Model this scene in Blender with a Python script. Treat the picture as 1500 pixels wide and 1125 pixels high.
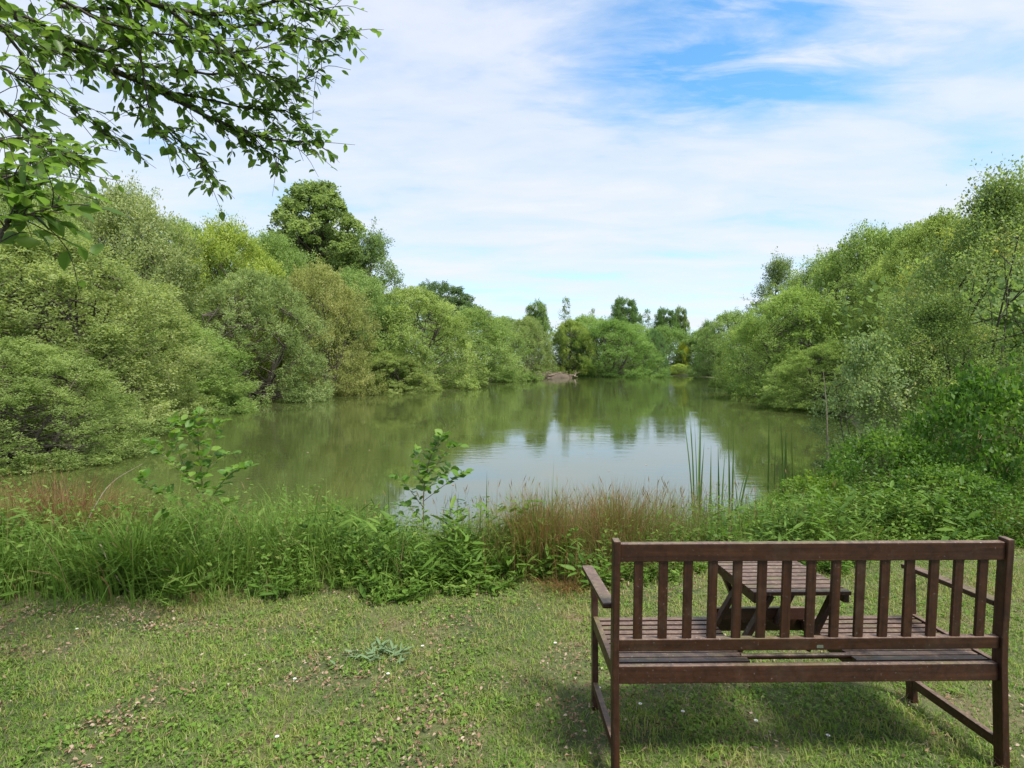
import bpy, math, random
import numpy as np
from mathutils import Vector, Matrix

for o in list(bpy.data.objects):
    bpy.data.objects.remove(o)
scene = bpy.context.scene
COL = scene.collection
R = math.radians
F, EYE, PITCH, HOR = 821.0, 1.542, 2.075, 532.7      # focal length in photo pixels, eye height, pitch, horizon row

# ------------------------------------------------------------------ camera
cam_d = bpy.data.cameras.new('camera')
cam = bpy.data.objects.new('camera', cam_d)
COL.objects.link(cam)
cam_d.sensor_width = 36
cam_d.lens = F / 1500 * 36
cam_d.clip_start = 0.05
cam_d.clip_end = 5000
cam.location = (0, 0, EYE)
cam.rotation_euler = (R(90 - PITCH), 0, 0)
scene.camera = cam
scene.render.resolution_x, scene.render.resolution_y = 1024, 768

# ------------------------------------------------------------------ light
SUN_EL, SUN_AZ = 60, 128          # azimuth clockwise from +Y: the sun stands high on the right, a little behind the camera
scene.view_settings.view_transform = 'Standard'
scene.view_settings.look = 'None'
scene.view_settings.exposure = 1.5
scene.view_settings.gamma = 1
scene.view_settings.use_curve_mapping = False

world = bpy.data.worlds.new('World')
scene.world = world
world.use_nodes = True
nt = world.node_tree
nt.nodes.clear()


def N(t, kind, **kw):
    n = t.nodes.new(kind)
    for k, v in kw.items():
        if k in n.inputs:
            n.inputs[k].default_value = v
        else:
            setattr(n, k, v)
    return n


def math_node(t, op, a, b=None, clamp=False):
    n = t.nodes.new('ShaderNodeMath')
    n.operation = op
    n.use_clamp = clamp
    for i, v in enumerate((a, b)):
        if v is None:
            continue
        if isinstance(v, (int, float)):
            n.inputs[i].default_value = v
        else:
            t.links.new(v, n.inputs[i])
    return n.outputs[0]


def mix_col(t, fac, a, b, blend='MIX'):
    n = t.nodes.new('ShaderNodeMix')
    n.data_type = 'RGBA'
    n.blend_type = blend
    for idx, v in ((0, fac), (6, a), (7, b)):
        if isinstance(v, (int, float)):
            n.inputs[idx].default_value = v
        elif isinstance(v, tuple):
            n.inputs[idx].default_value = v if len(v) == 4 else (*v, 1)
        else:
            t.links.new(v, n.inputs[idx])
    return n.outputs[2]


def ramp(t, fac, stops, interp='LINEAR'):
    n = t.nodes.new('ShaderNodeValToRGB')
    n.color_ramp.interpolation = interp
    els = n.color_ramp.elements
    while len(els) < len(stops):
        els.new(0.5)
    for e, (p, c) in zip(els, stops):
        e.position = p
        e.color = (c, c, c, 1) if isinstance(c, (int, float)) else (*c, 1)
    t.links.new(fac, n.inputs[0])
    return n.outputs[0]


def noise(t, vec, scale, detail=4, rough=0.5, dist=0.0):
    n = N(t, 'ShaderNodeTexNoise', Scale=scale, Detail=detail, Roughness=rough, Distortion=dist)
    if vec is not None:
        t.links.new(vec, n.inputs['Vector'])
    return n.outputs[0]


sky = N(nt, 'ShaderNodeTexSky', sky_type='NISHITA', sun_disc=False)
sky.sun_elevation = R(SUN_EL)
sky.sun_rotation = R(SUN_AZ)
sky.air_density = 1.0
sky.dust_density = 0.1
sky.ozone_density = 3.0
tc = N(nt, 'ShaderNodeTexCoord')
sep = N(nt, 'ShaderNodeSeparateXYZ')
nt.links.new(tc.outputs['Generated'], sep.inputs[0])
zz = math_node(nt, 'ADD', math_node(nt, 'MAXIMUM', sep.outputs[2], 0.0), 0.13)
cu = math_node(nt, 'DIVIDE', sep.outputs[0], zz)
cv = math_node(nt, 'DIVIDE', sep.outputs[1], zz)
comb = N(nt, 'ShaderNodeCombineXYZ')
nt.links.new(cu, comb.inputs[0])
nt.links.new(cv, comb.inputs[1])
# a slow warp of the cloud layer, then fine combed streaks
mp = N(nt, 'ShaderNodeMapping')
mp.inputs['Rotation'].default_value = (0, 0, R(28))
mp.inputs['Scale'].default_value = (0.8, 1.5, 1)
nt.links.new(comb.outputs[0], mp.inputs[0])
n_big = noise(nt, mp.outputs[0], 0.9, 4, 0.5, 0.15)
mp2 = N(nt, 'ShaderNodeMapping')
mp2.inputs['Rotation'].default_value = (0, 0, R(24))
mp2.inputs['Scale'].default_value = (0.9, 1.9, 1)
nt.links.new(comb.outputs[0], mp2.inputs[0])
n_fine = noise(nt, mp2.outputs[0], 1.5, 10, 0.58, 0.25)
# a clear gap in the cloud sheet
du = math_node(nt, 'MULTIPLY', math_node(nt, 'SUBTRACT', cu, 0.56), 1.9)
dv = math_node(nt, 'MULTIPLY', math_node(nt, 'SUBTRACT', cv, 1.42), 2.6)
rr = math_node(nt, 'ADD', math_node(nt, 'MULTIPLY', du, du), math_node(nt, 'MULTIPLY', dv, dv))
gap = math_node(nt, 'EXPONENT', math_node(nt, 'MULTIPLY', rr, -1.0))
cl = math_node(nt, 'ADD', math_node(nt, 'MULTIPLY', n_big, 0.45), math_node(nt, 'MULTIPLY', n_fine, 0.92))
mp3 = N(nt, 'ShaderNodeMapping')
mp3.inputs['Rotation'].default_value = (0, 0, R(-30))
mp3.inputs['Scale'].default_value = (1.0, 2.6, 1)
nt.links.new(comb.outputs[0], mp3.inputs[0])
wisp = ramp(nt, noise(nt, mp3.outputs[0], 2.3, 12, 0.62, 0.7), [(0.34, 1.15), (0.50, 0.85), (0.66, 0.30)])
gap = math_node(nt, 'MULTIPLY', gap, wisp)
cl = math_node(nt, 'SUBTRACT', cl, math_node(nt, 'MULTIPLY', gap, 0.44))
cover = ramp(nt, cl, [(0.28, 0.0), (0.46, 0.42), (0.62, 0.80), (0.84, 0.96)])
cloud_val = ramp(nt, n_fine, [(0.3, (5.4, 5.9, 6.8)), (0.7, (6.15, 6.35, 6.95))])
blue = mix_col(nt, 1.0, sky.outputs[0], (1.15, 1.78, 1.92), 'MULTIPLY')      # clear air as the camera rendered it
skycol = mix_col(nt, cover, blue, cloud_val)
bg = N(nt, 'ShaderNodeBackground', Strength=0.0525)
nt.links.new(skycol, bg.inputs[0])
outw = N(nt, 'ShaderNodeOutputWorld')
nt.links.new(bg.outputs[0], outw.inputs[0])

sun_d = bpy.data.lights.new('sun', 'SUN')
sun_d.energy = 2.35
sun_d.angle = R(15)
sun_d.color = (1.0, 0.95, 0.86)
sun = bpy.data.objects.new('sun', sun_d)
COL.objects.link(sun)
sd = Vector((math.sin(R(SUN_AZ)) * math.cos(R(SUN_EL)), math.cos(R(SUN_AZ)) * math.cos(R(SUN_EL)), math.sin(R(SUN_EL))))
sun.rotation_euler = sd.to_track_quat('Z', 'Y').to_euler()
sun.location = sd * 60

cy = scene.cycles
cy.max_bounces = 6
cy.diffuse_bounces = 3
cy.glossy_bounces = 3
cy.transmission_bounces = 4
cy.transparent_max_bounces = 4
cy.caustics_reflective = False
cy.caustics_refractive = False

# ------------------------------------------------------------------ helpers
rng = np.random.default_rng(11)


def at(px, py, D):
    """photo pixel and distance -> a point of the place"""
    return np.array([(px - 750) / F * D, D, EYE + (HOR - py) / F * D])


def unit(a):
    a = np.asarray(a, float)
    return a / np.maximum(np.linalg.norm(a, axis=-1, keepdims=True), 1e-9)


class Geo:
    """collects vertices, faces of 3 or 4 corners and one tint value per face"""

    def __init__(self):
        self.v, self.q, self.t, self.qt, self.tt, self.n = [], [], [], [], [], 0

    def add(self, v, quads=None, tris=None, qt=None, tt=None):
        v = np.asarray(v, float).reshape(-1, 3)
        self.v.append(v)
        if quads is not None and len(quads):
            quads = np.asarray(quads, int).reshape(-1, 4)
            self.q.append(quads + self.n)
            self.qt.append(np.broadcast_to(0.5 if qt is None else qt, (len(quads),)))
        if tris is not None and len(tris):
            tris = np.asarray(tris, int).reshape(-1, 3)
            self.t.append(tris + self.n)
            self.tt.append(np.broadcast_to(0.5 if tt is None else tt, (len(tris),)))
        self.n += len(v)
        return self

    def mesh(self, name, mat, smooth=False):
        me = bpy.data.meshes.new(name)
        v = np.concatenate(self.v)
        q = np.concatenate(self.q) if self.q else np.zeros((0, 4), int)
        t = np.concatenate(self.t) if self.t else np.zeros((0, 3), int)
        me.vertices.add(len(v))
        me.vertices.foreach_set('co', v.astype(np.float32).ravel())
        loops = np.concatenate([q.ravel(), t.ravel()]).astype(np.int32)
        me.loops.add(len(loops))
        me.loops.foreach_set('vertex_index', loops)
        me.polygons.add(len(q) + len(t))
        starts = np.concatenate([np.arange(len(q)) * 4, len(q) * 4 + np.arange(len(t)) * 3]).astype(np.int32)
        me.polygons.foreach_set('loop_start', starts)
        tint = np.concatenate(self.qt + self.tt).astype(np.float32)
        a = me.attributes.new('tint', 'FLOAT', 'FACE')
        a.data.foreach_set('value', tint)
        if smooth:
            me.polygons.foreach_set('use_smooth', np.ones(len(q) + len(t), bool))
        me.update(calc_edges=True)
        me.materials.append(mat)
        return me


def link(name, me, parent=None, **props):
    o = bpy.data.objects.new(name, me)
    COL.objects.link(o)
    if parent is not None:
        o.parent = parent
    for k, v in props.items():
        if v is not None:
            o[k] = v
    return o


def thing(name, label, cat, loc=(0, 0, 0), group=None, rotz=0.0):
    o = link(name, None, None, label=label, category=cat, group=group)
    o.location = loc
    o.rotation_euler = (0, 0, rotz)
    o.empty_display_size = 0.1
    return o


def tube(g, pts, rad, sides=5, tint=0.5, cap=True):
    """a tapered tube along a polyline"""
    pts = np.asarray(pts, float)
    k = len(pts)
    rad = np.broadcast_to(rad, (k,)) if np.ndim(rad) else np.full(k, rad)
    tan = unit(np.gradient(pts, axis=0))
    ref = np.array([0.31, 0.93, 0.19]) if abs(tan[0][1]) < 0.8 else np.array([1.0, 0.1, 0.2])
    a = unit(np.cross(tan, ref))
    b = np.cross(tan, a)
    th = np.arange(sides) / sides * 2 * np.pi
    ring = a[:, None, :] * np.cos(th)[None, :, None] + b[:, None, :] * np.sin(th)[None, :, None]
    v = pts[:, None, :] + ring * rad[:, None, None]
    i = np.arange(k - 1)[:, None] * sides
    j = np.arange(sides)[None, :]
    j2 = (j + 1) % sides
    quads = np.stack([i + j, i + j2, i + sides + j2, i + sides + j], -1).reshape(-1, 4)
    g.add(v, quads, qt=tint)
    if cap and sides > 3:
        g.add(np.concatenate([v[-1], pts[-1:]]), tris=[[s, (s + 1) % sides, sides] for s in range(sides)], tt=tint)


def curve_pts(p, n=24):
    """Catmull-Rom through the points p"""
    p = np.asarray(p, float)
    P = np.vstack([2 * p[0] - p[1], p, 2 * p[-1] - p[-2]])
    out = []
    m = len(p) - 1
    per = max(2, int(round(n / m)))
    for i in range(m):
        p0, p1, p2, p3 = P[i:i + 4]
        t = np.linspace(0, 1, per, endpoint=False)[:, None]
        out.append(0.5 * (2 * p1 + (p2 - p0) * t + (2 * p0 - 5 * p1 + 4 * p2 - p3) * t ** 2 + (3 * p1 - p0 - 3 * p2 + p3) * t ** 3))
    out.append(p[-1:])
    return np.vstack(out)


def add_leaves(g, P, axis, nrm, length, width, tint, fold=0.18, rich=False):
    """pointed folded leaves: base, two shoulders, tip (and, when rich, a midrib)"""
    P = np.asarray(P, float)
    n = len(P)
    axis = unit(axis)
    side = unit(np.cross(nrm, axis))
    up = np.cross(axis, side)
    length = np.broadcast_to(length, (n,))[:, None]
    width = np.broadcast_to(width, (n,))[:, None]
    if not rich:
        v = np.stack([P, P + axis * length * 0.48 + side * width * 0.5 + up * width * fold,
                      P + axis * length, P + axis * length * 0.48 - side * width * 0.5 + up * width * fold], 1)
        g.add(v, np.arange(n)[:, None] * 4 + np.arange(4)[None, :], qt=tint)
    else:
        droop = -up * length * 0.10
        rows = [P]
        for s, w in ((0.22, 0.36), (0.5, 0.5), (0.78, 0.30)):
            c = P + axis * length * s + droop * s * s
            rows += [c + side * width * w + up * width * fold, c, c - side * width * w + up * width * fold]
        rows.append(P + axis * length + droop)
        v = np.stack(rows, 1)
        q = np.array([[1, 4, 5, 2], [2, 5, 6, 3], [4, 7, 8, 5], [5, 8, 9, 6]])
        t = np.array([[0, 1, 2], [0, 2, 3], [7, 10, 8], [8, 10, 9]])
        base = np.arange(n)[:, None, None] * 11
        tint = np.broadcast_to(tint, (n,))
        g.add(v, (base + q).reshape(-1, 4), (base + t).reshape(-1, 3), np.repeat(tint, 4), np.repeat(tint, 4))


def add_blades(g, P, az, height, lean, width, tint, seg=3, r=None):
    """grass blades that rise from P and bow over towards az"""
    P = np.asarray(P, float)
    n = len(P)
    height = np.broadcast_to(height, (n,))
    lean = np.broadcast_to(lean, (n,))
    width = np.broadcast_to(width, (n,))
    out = np.stack([np.cos(az), np.sin(az), np.zeros(n)], 1)
    tw = az + np.pi / 2 + (r or rng).normal(0, 0.6, n)
    side = np.stack([np.cos(tw), np.sin(tw), np.zeros(n)], 1)
    rows = []
    for k in range(seg):
        s = k / seg
        ang = lean * s * 0.9
        c = P + out * (height * s * np.sin(ang))[:, None] + np.array([0, 0, 1.0]) * (height * s * np.cos(ang))[:, None]
        w = (width * (1 - 0.55 * s) * 0.5)[:, None]
        rows += [c - side * w, c + side * w]
    tip = P + out * (height * np.sin(lean))[:, None] + np.array([0, 0, 1.0]) * (height * np.cos(lean))[:, None]
    rows.append(tip)
    v = np.stack(rows, 1)
    m = 2 * seg + 1
    base = np.arange(n)[:, None, None] * m
    q = np.array([[2 * k, 2 * k + 1, 2 * k + 3, 2 * k + 2] for k in range(seg - 1)]).reshape(-1, 4)
    t = np.array([[2 * seg - 2, 2 * seg - 1, 2 * seg]])
    tint = np.broadcast_to(tint, (n,))
    g.add(v, (base + q).reshape(-1, 4), (base + t).reshape(-1, 3), np.repeat(tint, seg - 1), tint)


# ------------------------------------------------------------------ materials
def new_mat(name):
    m = bpy.data.materials.new(name)
    m.use_nodes = True
    t = m.node_tree
    t.nodes.clear()
    out = t.nodes.new('ShaderNodeOutputMaterial')
    return m, t, out


def foliage(name, stops, trans=0.52, rough=0.55, spec=0.16, trans_gain=(1.2, 1.2, 0.75), tree_tint=True):
    """leaf tissue: the tint of each leaf picks its colour; light passes through it"""
    m, t, out = new_mat(name)
    at_ = N(t, 'ShaderNodeAttribute', attribute_name='tint')
    c = ramp(t, at_.outputs['Fac'], stops)
    if tree_tint:
        oi = N(t, 'ShaderNodeObjectInfo')
        c = mix_col(t, 1.0, c, oi.outputs['Color'], 'MULTIPLY')
    p = N(t, 'ShaderNodeBsdfPrincipled', Roughness=rough)
    p.inputs['Specular IOR Level'].default_value = spec
    t.links.new(c, p.inputs['Base Color'])
    tr = N(t, 'ShaderNodeBsdfTranslucent')
    t.links.new(mix_col(t, 1.0, c, (*trans_gain, 1), 'MULTIPLY'), tr.inputs['Color'])
    mx = N(t, 'ShaderNodeMixShader', Fac=trans)
    t.links.new(p.outputs[0], mx.inputs[1])
    t.links.new(tr.outputs[0], mx.inputs[2])
    t.links.new(mx.outputs[0], out.inputs[0])
    return m


def bark(name, a, b, scale=14):
    m, t, out = new_mat(name)
    tcn = N(t, 'ShaderNodeTexCoord')
    n = noise(t, tcn.outputs['Object'], scale, 6, 0.65, 0.6)
    c = ramp(t, n, [(0.3, a), (0.7, b)])
    p = N(t, 'ShaderNodeBsdfPrincipled', Roughness=0.85)
    t.links.new(c, p.inputs['Base Color'])
    bp = N(t, 'ShaderNodeBump', Strength=0.5, Distance=0.01)
    t.links.new(n, bp.inputs['Height'])
    t.links.new(bp.outputs[0], p.inputs['Normal'])
    t.links.new(p.outputs[0], out.inputs[0])
    return m


M_WILLOW = foliage('willow_leaf', [(0, (0.165, 0.232, 0.082)), (0.55, (0.288, 0.375, 0.145)), (1, (0.405, 0.485, 0.230))])
M_TREE = foliage('tree_leaf', [(0, (0.155, 0.225, 0.080)), (0.6, (0.255, 0.345, 0.130)), (1, (0.350, 0.430, 0.190))])
M_BIRCH = foliage('birch_leaf', [(0, (0.130, 0.205, 0.060)), (0.6, (0.235, 0.330, 0.110)), (0.9, (0.350, 0.430, 0.170)), (1, (0.440, 0.420, 0.130))], rough=0.5, spec=0.3)
M_BRAMBLE = foliage('bramble_leaf', [(0, (0.055, 0.125, 0.020)), (0.6, (0.115, 0.220, 0.034)), (1, (0.210, 0.310, 0.060))], rough=0.5, spec=0.3)
M_NEARLEAF = foliage('broad_leaf', [(0, (0.075, 0.145, 0.030)), (0.6, (0.135, 0.240, 0.050)), (1, (0.220, 0.320, 0.065))], trans=0.6, rough=0.4, spec=0.45, tree_tint=False)
M_SAPLEAF = foliage('sapling_leaf', [(0, (0.080, 0.180, 0.026)), (0.6, (0.140, 0.270, 0.040)), (1, (0.230, 0.350, 0.065))], trans=0.45, rough=0.45, spec=0.3, tree_tint=False)
GRASS_STOPS = [(0, (0.055, 0.115, 0.020)), (0.45, (0.120, 0.220, 0.034)), (0.72, (0.200, 0.285, 0.062)), (0.86, (0.24, 0.19, 0.09)), (1, (0.27, 0.165, 0.095))]
M_GRASS = foliage('grass_blade', GRASS_STOPS, trans=0.35, rough=0.5, tree_tint=False)
M_TUSSOCK = foliage('tussock_blade', GRASS_STOPS, trans=0.35, rough=0.5)
M_LAWN = foliage('lawn_blade', [(0, (0.060, 0.140, 0.020)), (0.5, (0.165, 0.270, 0.042)), (0.78, (0.290, 0.320, 0.085)), (0.9, (0.27, 0.24, 0.12)), (1, (0.38, 0.31, 0.19))], trans=0.3, rough=0.55, tree_tint=False)
M_REED = foliage('reed_blade', [(0, (0.060, 0.130, 0.030)), (1, (0.140, 0.220, 0.060))], trans=0.35, rough=0.4, tree_tint=False)
M_LITTER = foliage('dead_leaf', [(0, (0.12, 0.072, 0.042)), (0.6, (0.27, 0.175, 0.11)), (1, (0.43, 0.35, 0.27))], trans=0.15, rough=0.75, spec=0.15, trans_gain=(1, 0.8, 0.6), tree_tint=False)
M_BARK = bark('bark', (0.05, 0.042, 0.03), (0.14, 0.12, 0.09))
M_TWIG = bark('dark_twig', (0.022, 0.018, 0.012), (0.075, 0.062, 0.042), 40)
M_STICK = bark('dry_stick', (0.16, 0.12, 0.09), (0.34, 0.27, 0.20), 20)
M_STEM = bark('green_brown_stem', (0.11, 0.085, 0.04), (0.20, 0.15, 0.08), 30)

# ------------------------------------------------------------------ ground and pond
WATER = -0.62
shore = [(-10.3, 11.3), (-12.7, 16.5), (-15.9, 25), (-16.4, 32), (-14.3, 39), (-10.4, 46), (-8.6, 58), (-6.2, 73), (1, 85), (12.3, 92),
         (27, 100), (32, 92), (28.7, 76), (20.5, 52), (15.6, 36), (13.9, 25), (11.4, 19), (8.2, 13.9), (5.2, 9.9), (4.1, 8.3),
         (2.9, 6.9), (1, 6.3), (-1.5, 6.1), (-4, 6.3), (-6.5, 7.0), (-8.8, 8.8)]
shore = curve_pts(np.array(shore + shore[:1], float), 130)[:-1]


def pond_distance(x, y):
    """signed distance to the shore, positive on land"""
    p = np.stack([x, y], -1)
    d2 = np.full(x.shape, 1e12)
    inside = np.zeros(x.shape, bool)
    for i in range(len(shore)):
        a, b = shore[i - 1], shore[i]
        ab = b - a
        h = np.clip(((p - a) @ ab) / (ab @ ab), 0, 1)
        d = p - a - h[..., None] * ab
        d2 = np.minimum(d2, (d ** 2).sum(-1))
        c = (a[1] > p[..., 1]) != (b[1] > p[..., 1])
        xi = a[0] + (p[..., 1] - a[1]) / (b[1] - a[1] + 1e-12) * ab[0]
        inside ^= c & (p[..., 0] < xi)
    return np.where(inside, -1, 1) * np.sqrt(d2)


def spread(lo, hi, d0, g):
    a = [0.0]
    s = d0
    while a[-1] < hi:
        a.append(a[-1] + s)
        s *= g
    b = [0.0]
    s = d0
    while b[-1] > lo:
        b.append(b[-1] - s)
        s *= g
    return np.array(sorted(set(a + b)))


GX = spread(-1500, 1500, 0.12, 1.045)
GY = spread(-400, 2500, 0.10, 1.035) + 4.0
gx, gy = np.meshgrid(GX, GY, indexing='ij')
s_ = pond_distance(gx, gy)
lawn = -0.0587 * (gy - 2.03)
base = np.clip(lawn, -0.34, 0.32) + 0.012 * np.sin(gx * 2.1 + 0.4) * np.sin(gy * 1.7) + 0.008 * np.sin(gx * 5.3) * np.cos(gy * 4.1 + gx)
base = base + np.clip((np.abs(s_) - 12) / 60, 0, 1) * 0.9
k = np.clip(s_ / 1.7, 0, 1)
k = k * k * (3 - 2 * k)
gz = np.where(s_ > 0, WATER - 0.02 + (base - WATER + 0.02) * k, np.maximum(WATER - 0.02 + 0.45 * s_, -2.0))


def ground_z(x, y):
    i = np.clip(np.searchsorted(GX, x) - 1, 0, len(GX) - 2)
    j = np.clip(np.searchsorted(GY, y) - 1, 0, len(GY) - 2)
    a = (x - GX[i]) / (GX[i + 1] - GX[i])
    b = (y - GY[j]) / (GY[j + 1] - GY[j])
    return gz[i, j] * (1 - a) * (1 - b) + gz[i + 1, j] * a * (1 - b) + gz[i, j + 1] * (1 - a) * b + gz[i + 1, j + 1] * a * b


def ground_pt(x, y):
    return np.array([x, y, float(ground_z(np.array([x]), np.array([y]))[0])])


m, t, out = new_mat('ground_soil')
tcn = N(t, 'ShaderNodeTexCoord')
n1 = noise(t, tcn.outputs['Object'], 1.6, 6, 0.6)
n2 = noise(t, tcn.outputs['Object'], 38, 5, 0.7)
c1 = ramp(t, n1, [(0.36, (0.060, 0.085, 0.022)), (0.54, (0.095, 0.110, 0.034)), (0.68, (0.15, 0.110, 0.060))])
c2 = ramp(t, n2, [(0.3, 0.55), (0.7, 1.35)])
p = N(t, 'ShaderNodeBsdfPrincipled', Roughness=0.95)
t.links.new(mix_col(t, 1.0, c1, c2, 'MULTIPLY'), p.inputs['Base Color'])
bp = N(t, 'ShaderNodeBump', Strength=0.8, Distance=0.02)
t.links.new(n2, bp.inputs['Height'])
t.links.new(bp.outputs[0], p.inputs['Normal'])
t.links.new(p.outputs[0], out.inputs[0])
M_GROUND = m
g = Geo()
nx, ny = gx.shape
ii = np.arange(nx - 1)[:, None] * ny + np.arange(ny - 1)[None, :]
g.add(np.stack([gx, gy, gz], -1), np.stack([ii, ii + ny, ii + ny + 1, ii + 1], -1).reshape(-1, 4))
link('ground', g.mesh('ground', M_GROUND, True), kind='structure')

m, t, out = new_mat('pond_water')
tcn = N(t, 'ShaderNodeTexCoord')
mpn = N(t, 'ShaderNodeMapping')
mpn.inputs['Scale'].default_value = (0.55, 1.5, 1)
t.links.new(tcn.outputs['Object'], mpn.inputs[0])
w1 = noise(t, mpn.outputs[0], 3.2, 4, 0.55, 0.4)
w2 = noise(t, mpn.outputs[0], 0.35, 3, 0.5)
w1 = math_node(t, 'MULTIPLY', w1, ramp(t, w2, [(0.38, 0.2), (0.62, 1.5)]))
bp = N(t, 'ShaderNodeBump', Strength=0.085, Distance=0.03)
t.links.new(w1, bp.inputs['Height'])
murk = noise(t, tcn.outputs['Object'], 0.12, 4, 0.6, 0.5)
body = N(t, 'ShaderNodeBsdfDiffuse')
t.links.new(ramp(t, murk, [(0.35, (0.044, 0.060, 0.016)), (0.65, (0.064, 0.080, 0.024))]), body.inputs['Color'])
gl = N(t, 'ShaderNodeBsdfGlossy', Roughness=0.015)
gl.inputs['Color'].default_value = (0.96, 0.97, 1, 1)
t.links.new(bp.outputs[0], gl.inputs['Normal'])
fr = N(t, 'ShaderNodeFresnel', IOR=3.5)
t.links.new(bp.outputs[0], fr.inputs['Normal'])
mx = N(t, 'ShaderNodeMixShader')
t.links.new(fr.outputs[0], mx.inputs[0])
t.links.new(body.outputs[0], mx.inputs[1])
t.links.new(gl.outputs[0], mx.inputs[2])
t.links.new(mx.outputs[0], out.inputs[0])
g = Geo()
wx = np.linspace(-19, 36, 12)
wy = np.linspace(4.6, 104, 20)
ax, ay = np.meshgrid(wx, wy, indexing='ij')
ii = np.arange(11)[:, None] * 20 + np.arange(19)[None, :]
g.add(np.stack([ax, ay, np.full_like(ax, WATER)], -1), np.stack([ii, ii + 20, ii + 21, ii + 1], -1).reshape(-1, 4))
link('water', g.mesh('water', m), kind='structure')

# ------------------------------------------------------------------ trees
PROFILES = {
    'dome': lambda t: np.sqrt(np.clip(1 - np.clip(t - 0.15, 0, 1) ** 2 / 0.7225, 0, 1)) * (0.86 + 0.14 * np.clip(t / 0.2, 0, 1)),
    'tall': lambda t: (1.0 - 0.34 * np.clip((t - 0.5) / 0.4, 0, 1) - 0.36 * np.clip((t - 0.88) / 0.12, 0, 1)) * (0.75 + 0.25 * np.clip(t / 0.2, 0, 1)),
    'round': lambda t: np.sqrt(np.clip(1 - (2 * t - 0.95) ** 2 / 1.12, 0.03, 1)),
    'loose': lambda t: 0.55 + 0.45 * np.sin(np.clip(t * 1.1, 0, 1) * np.pi) - 0.45 * t ** 3,
}


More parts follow.
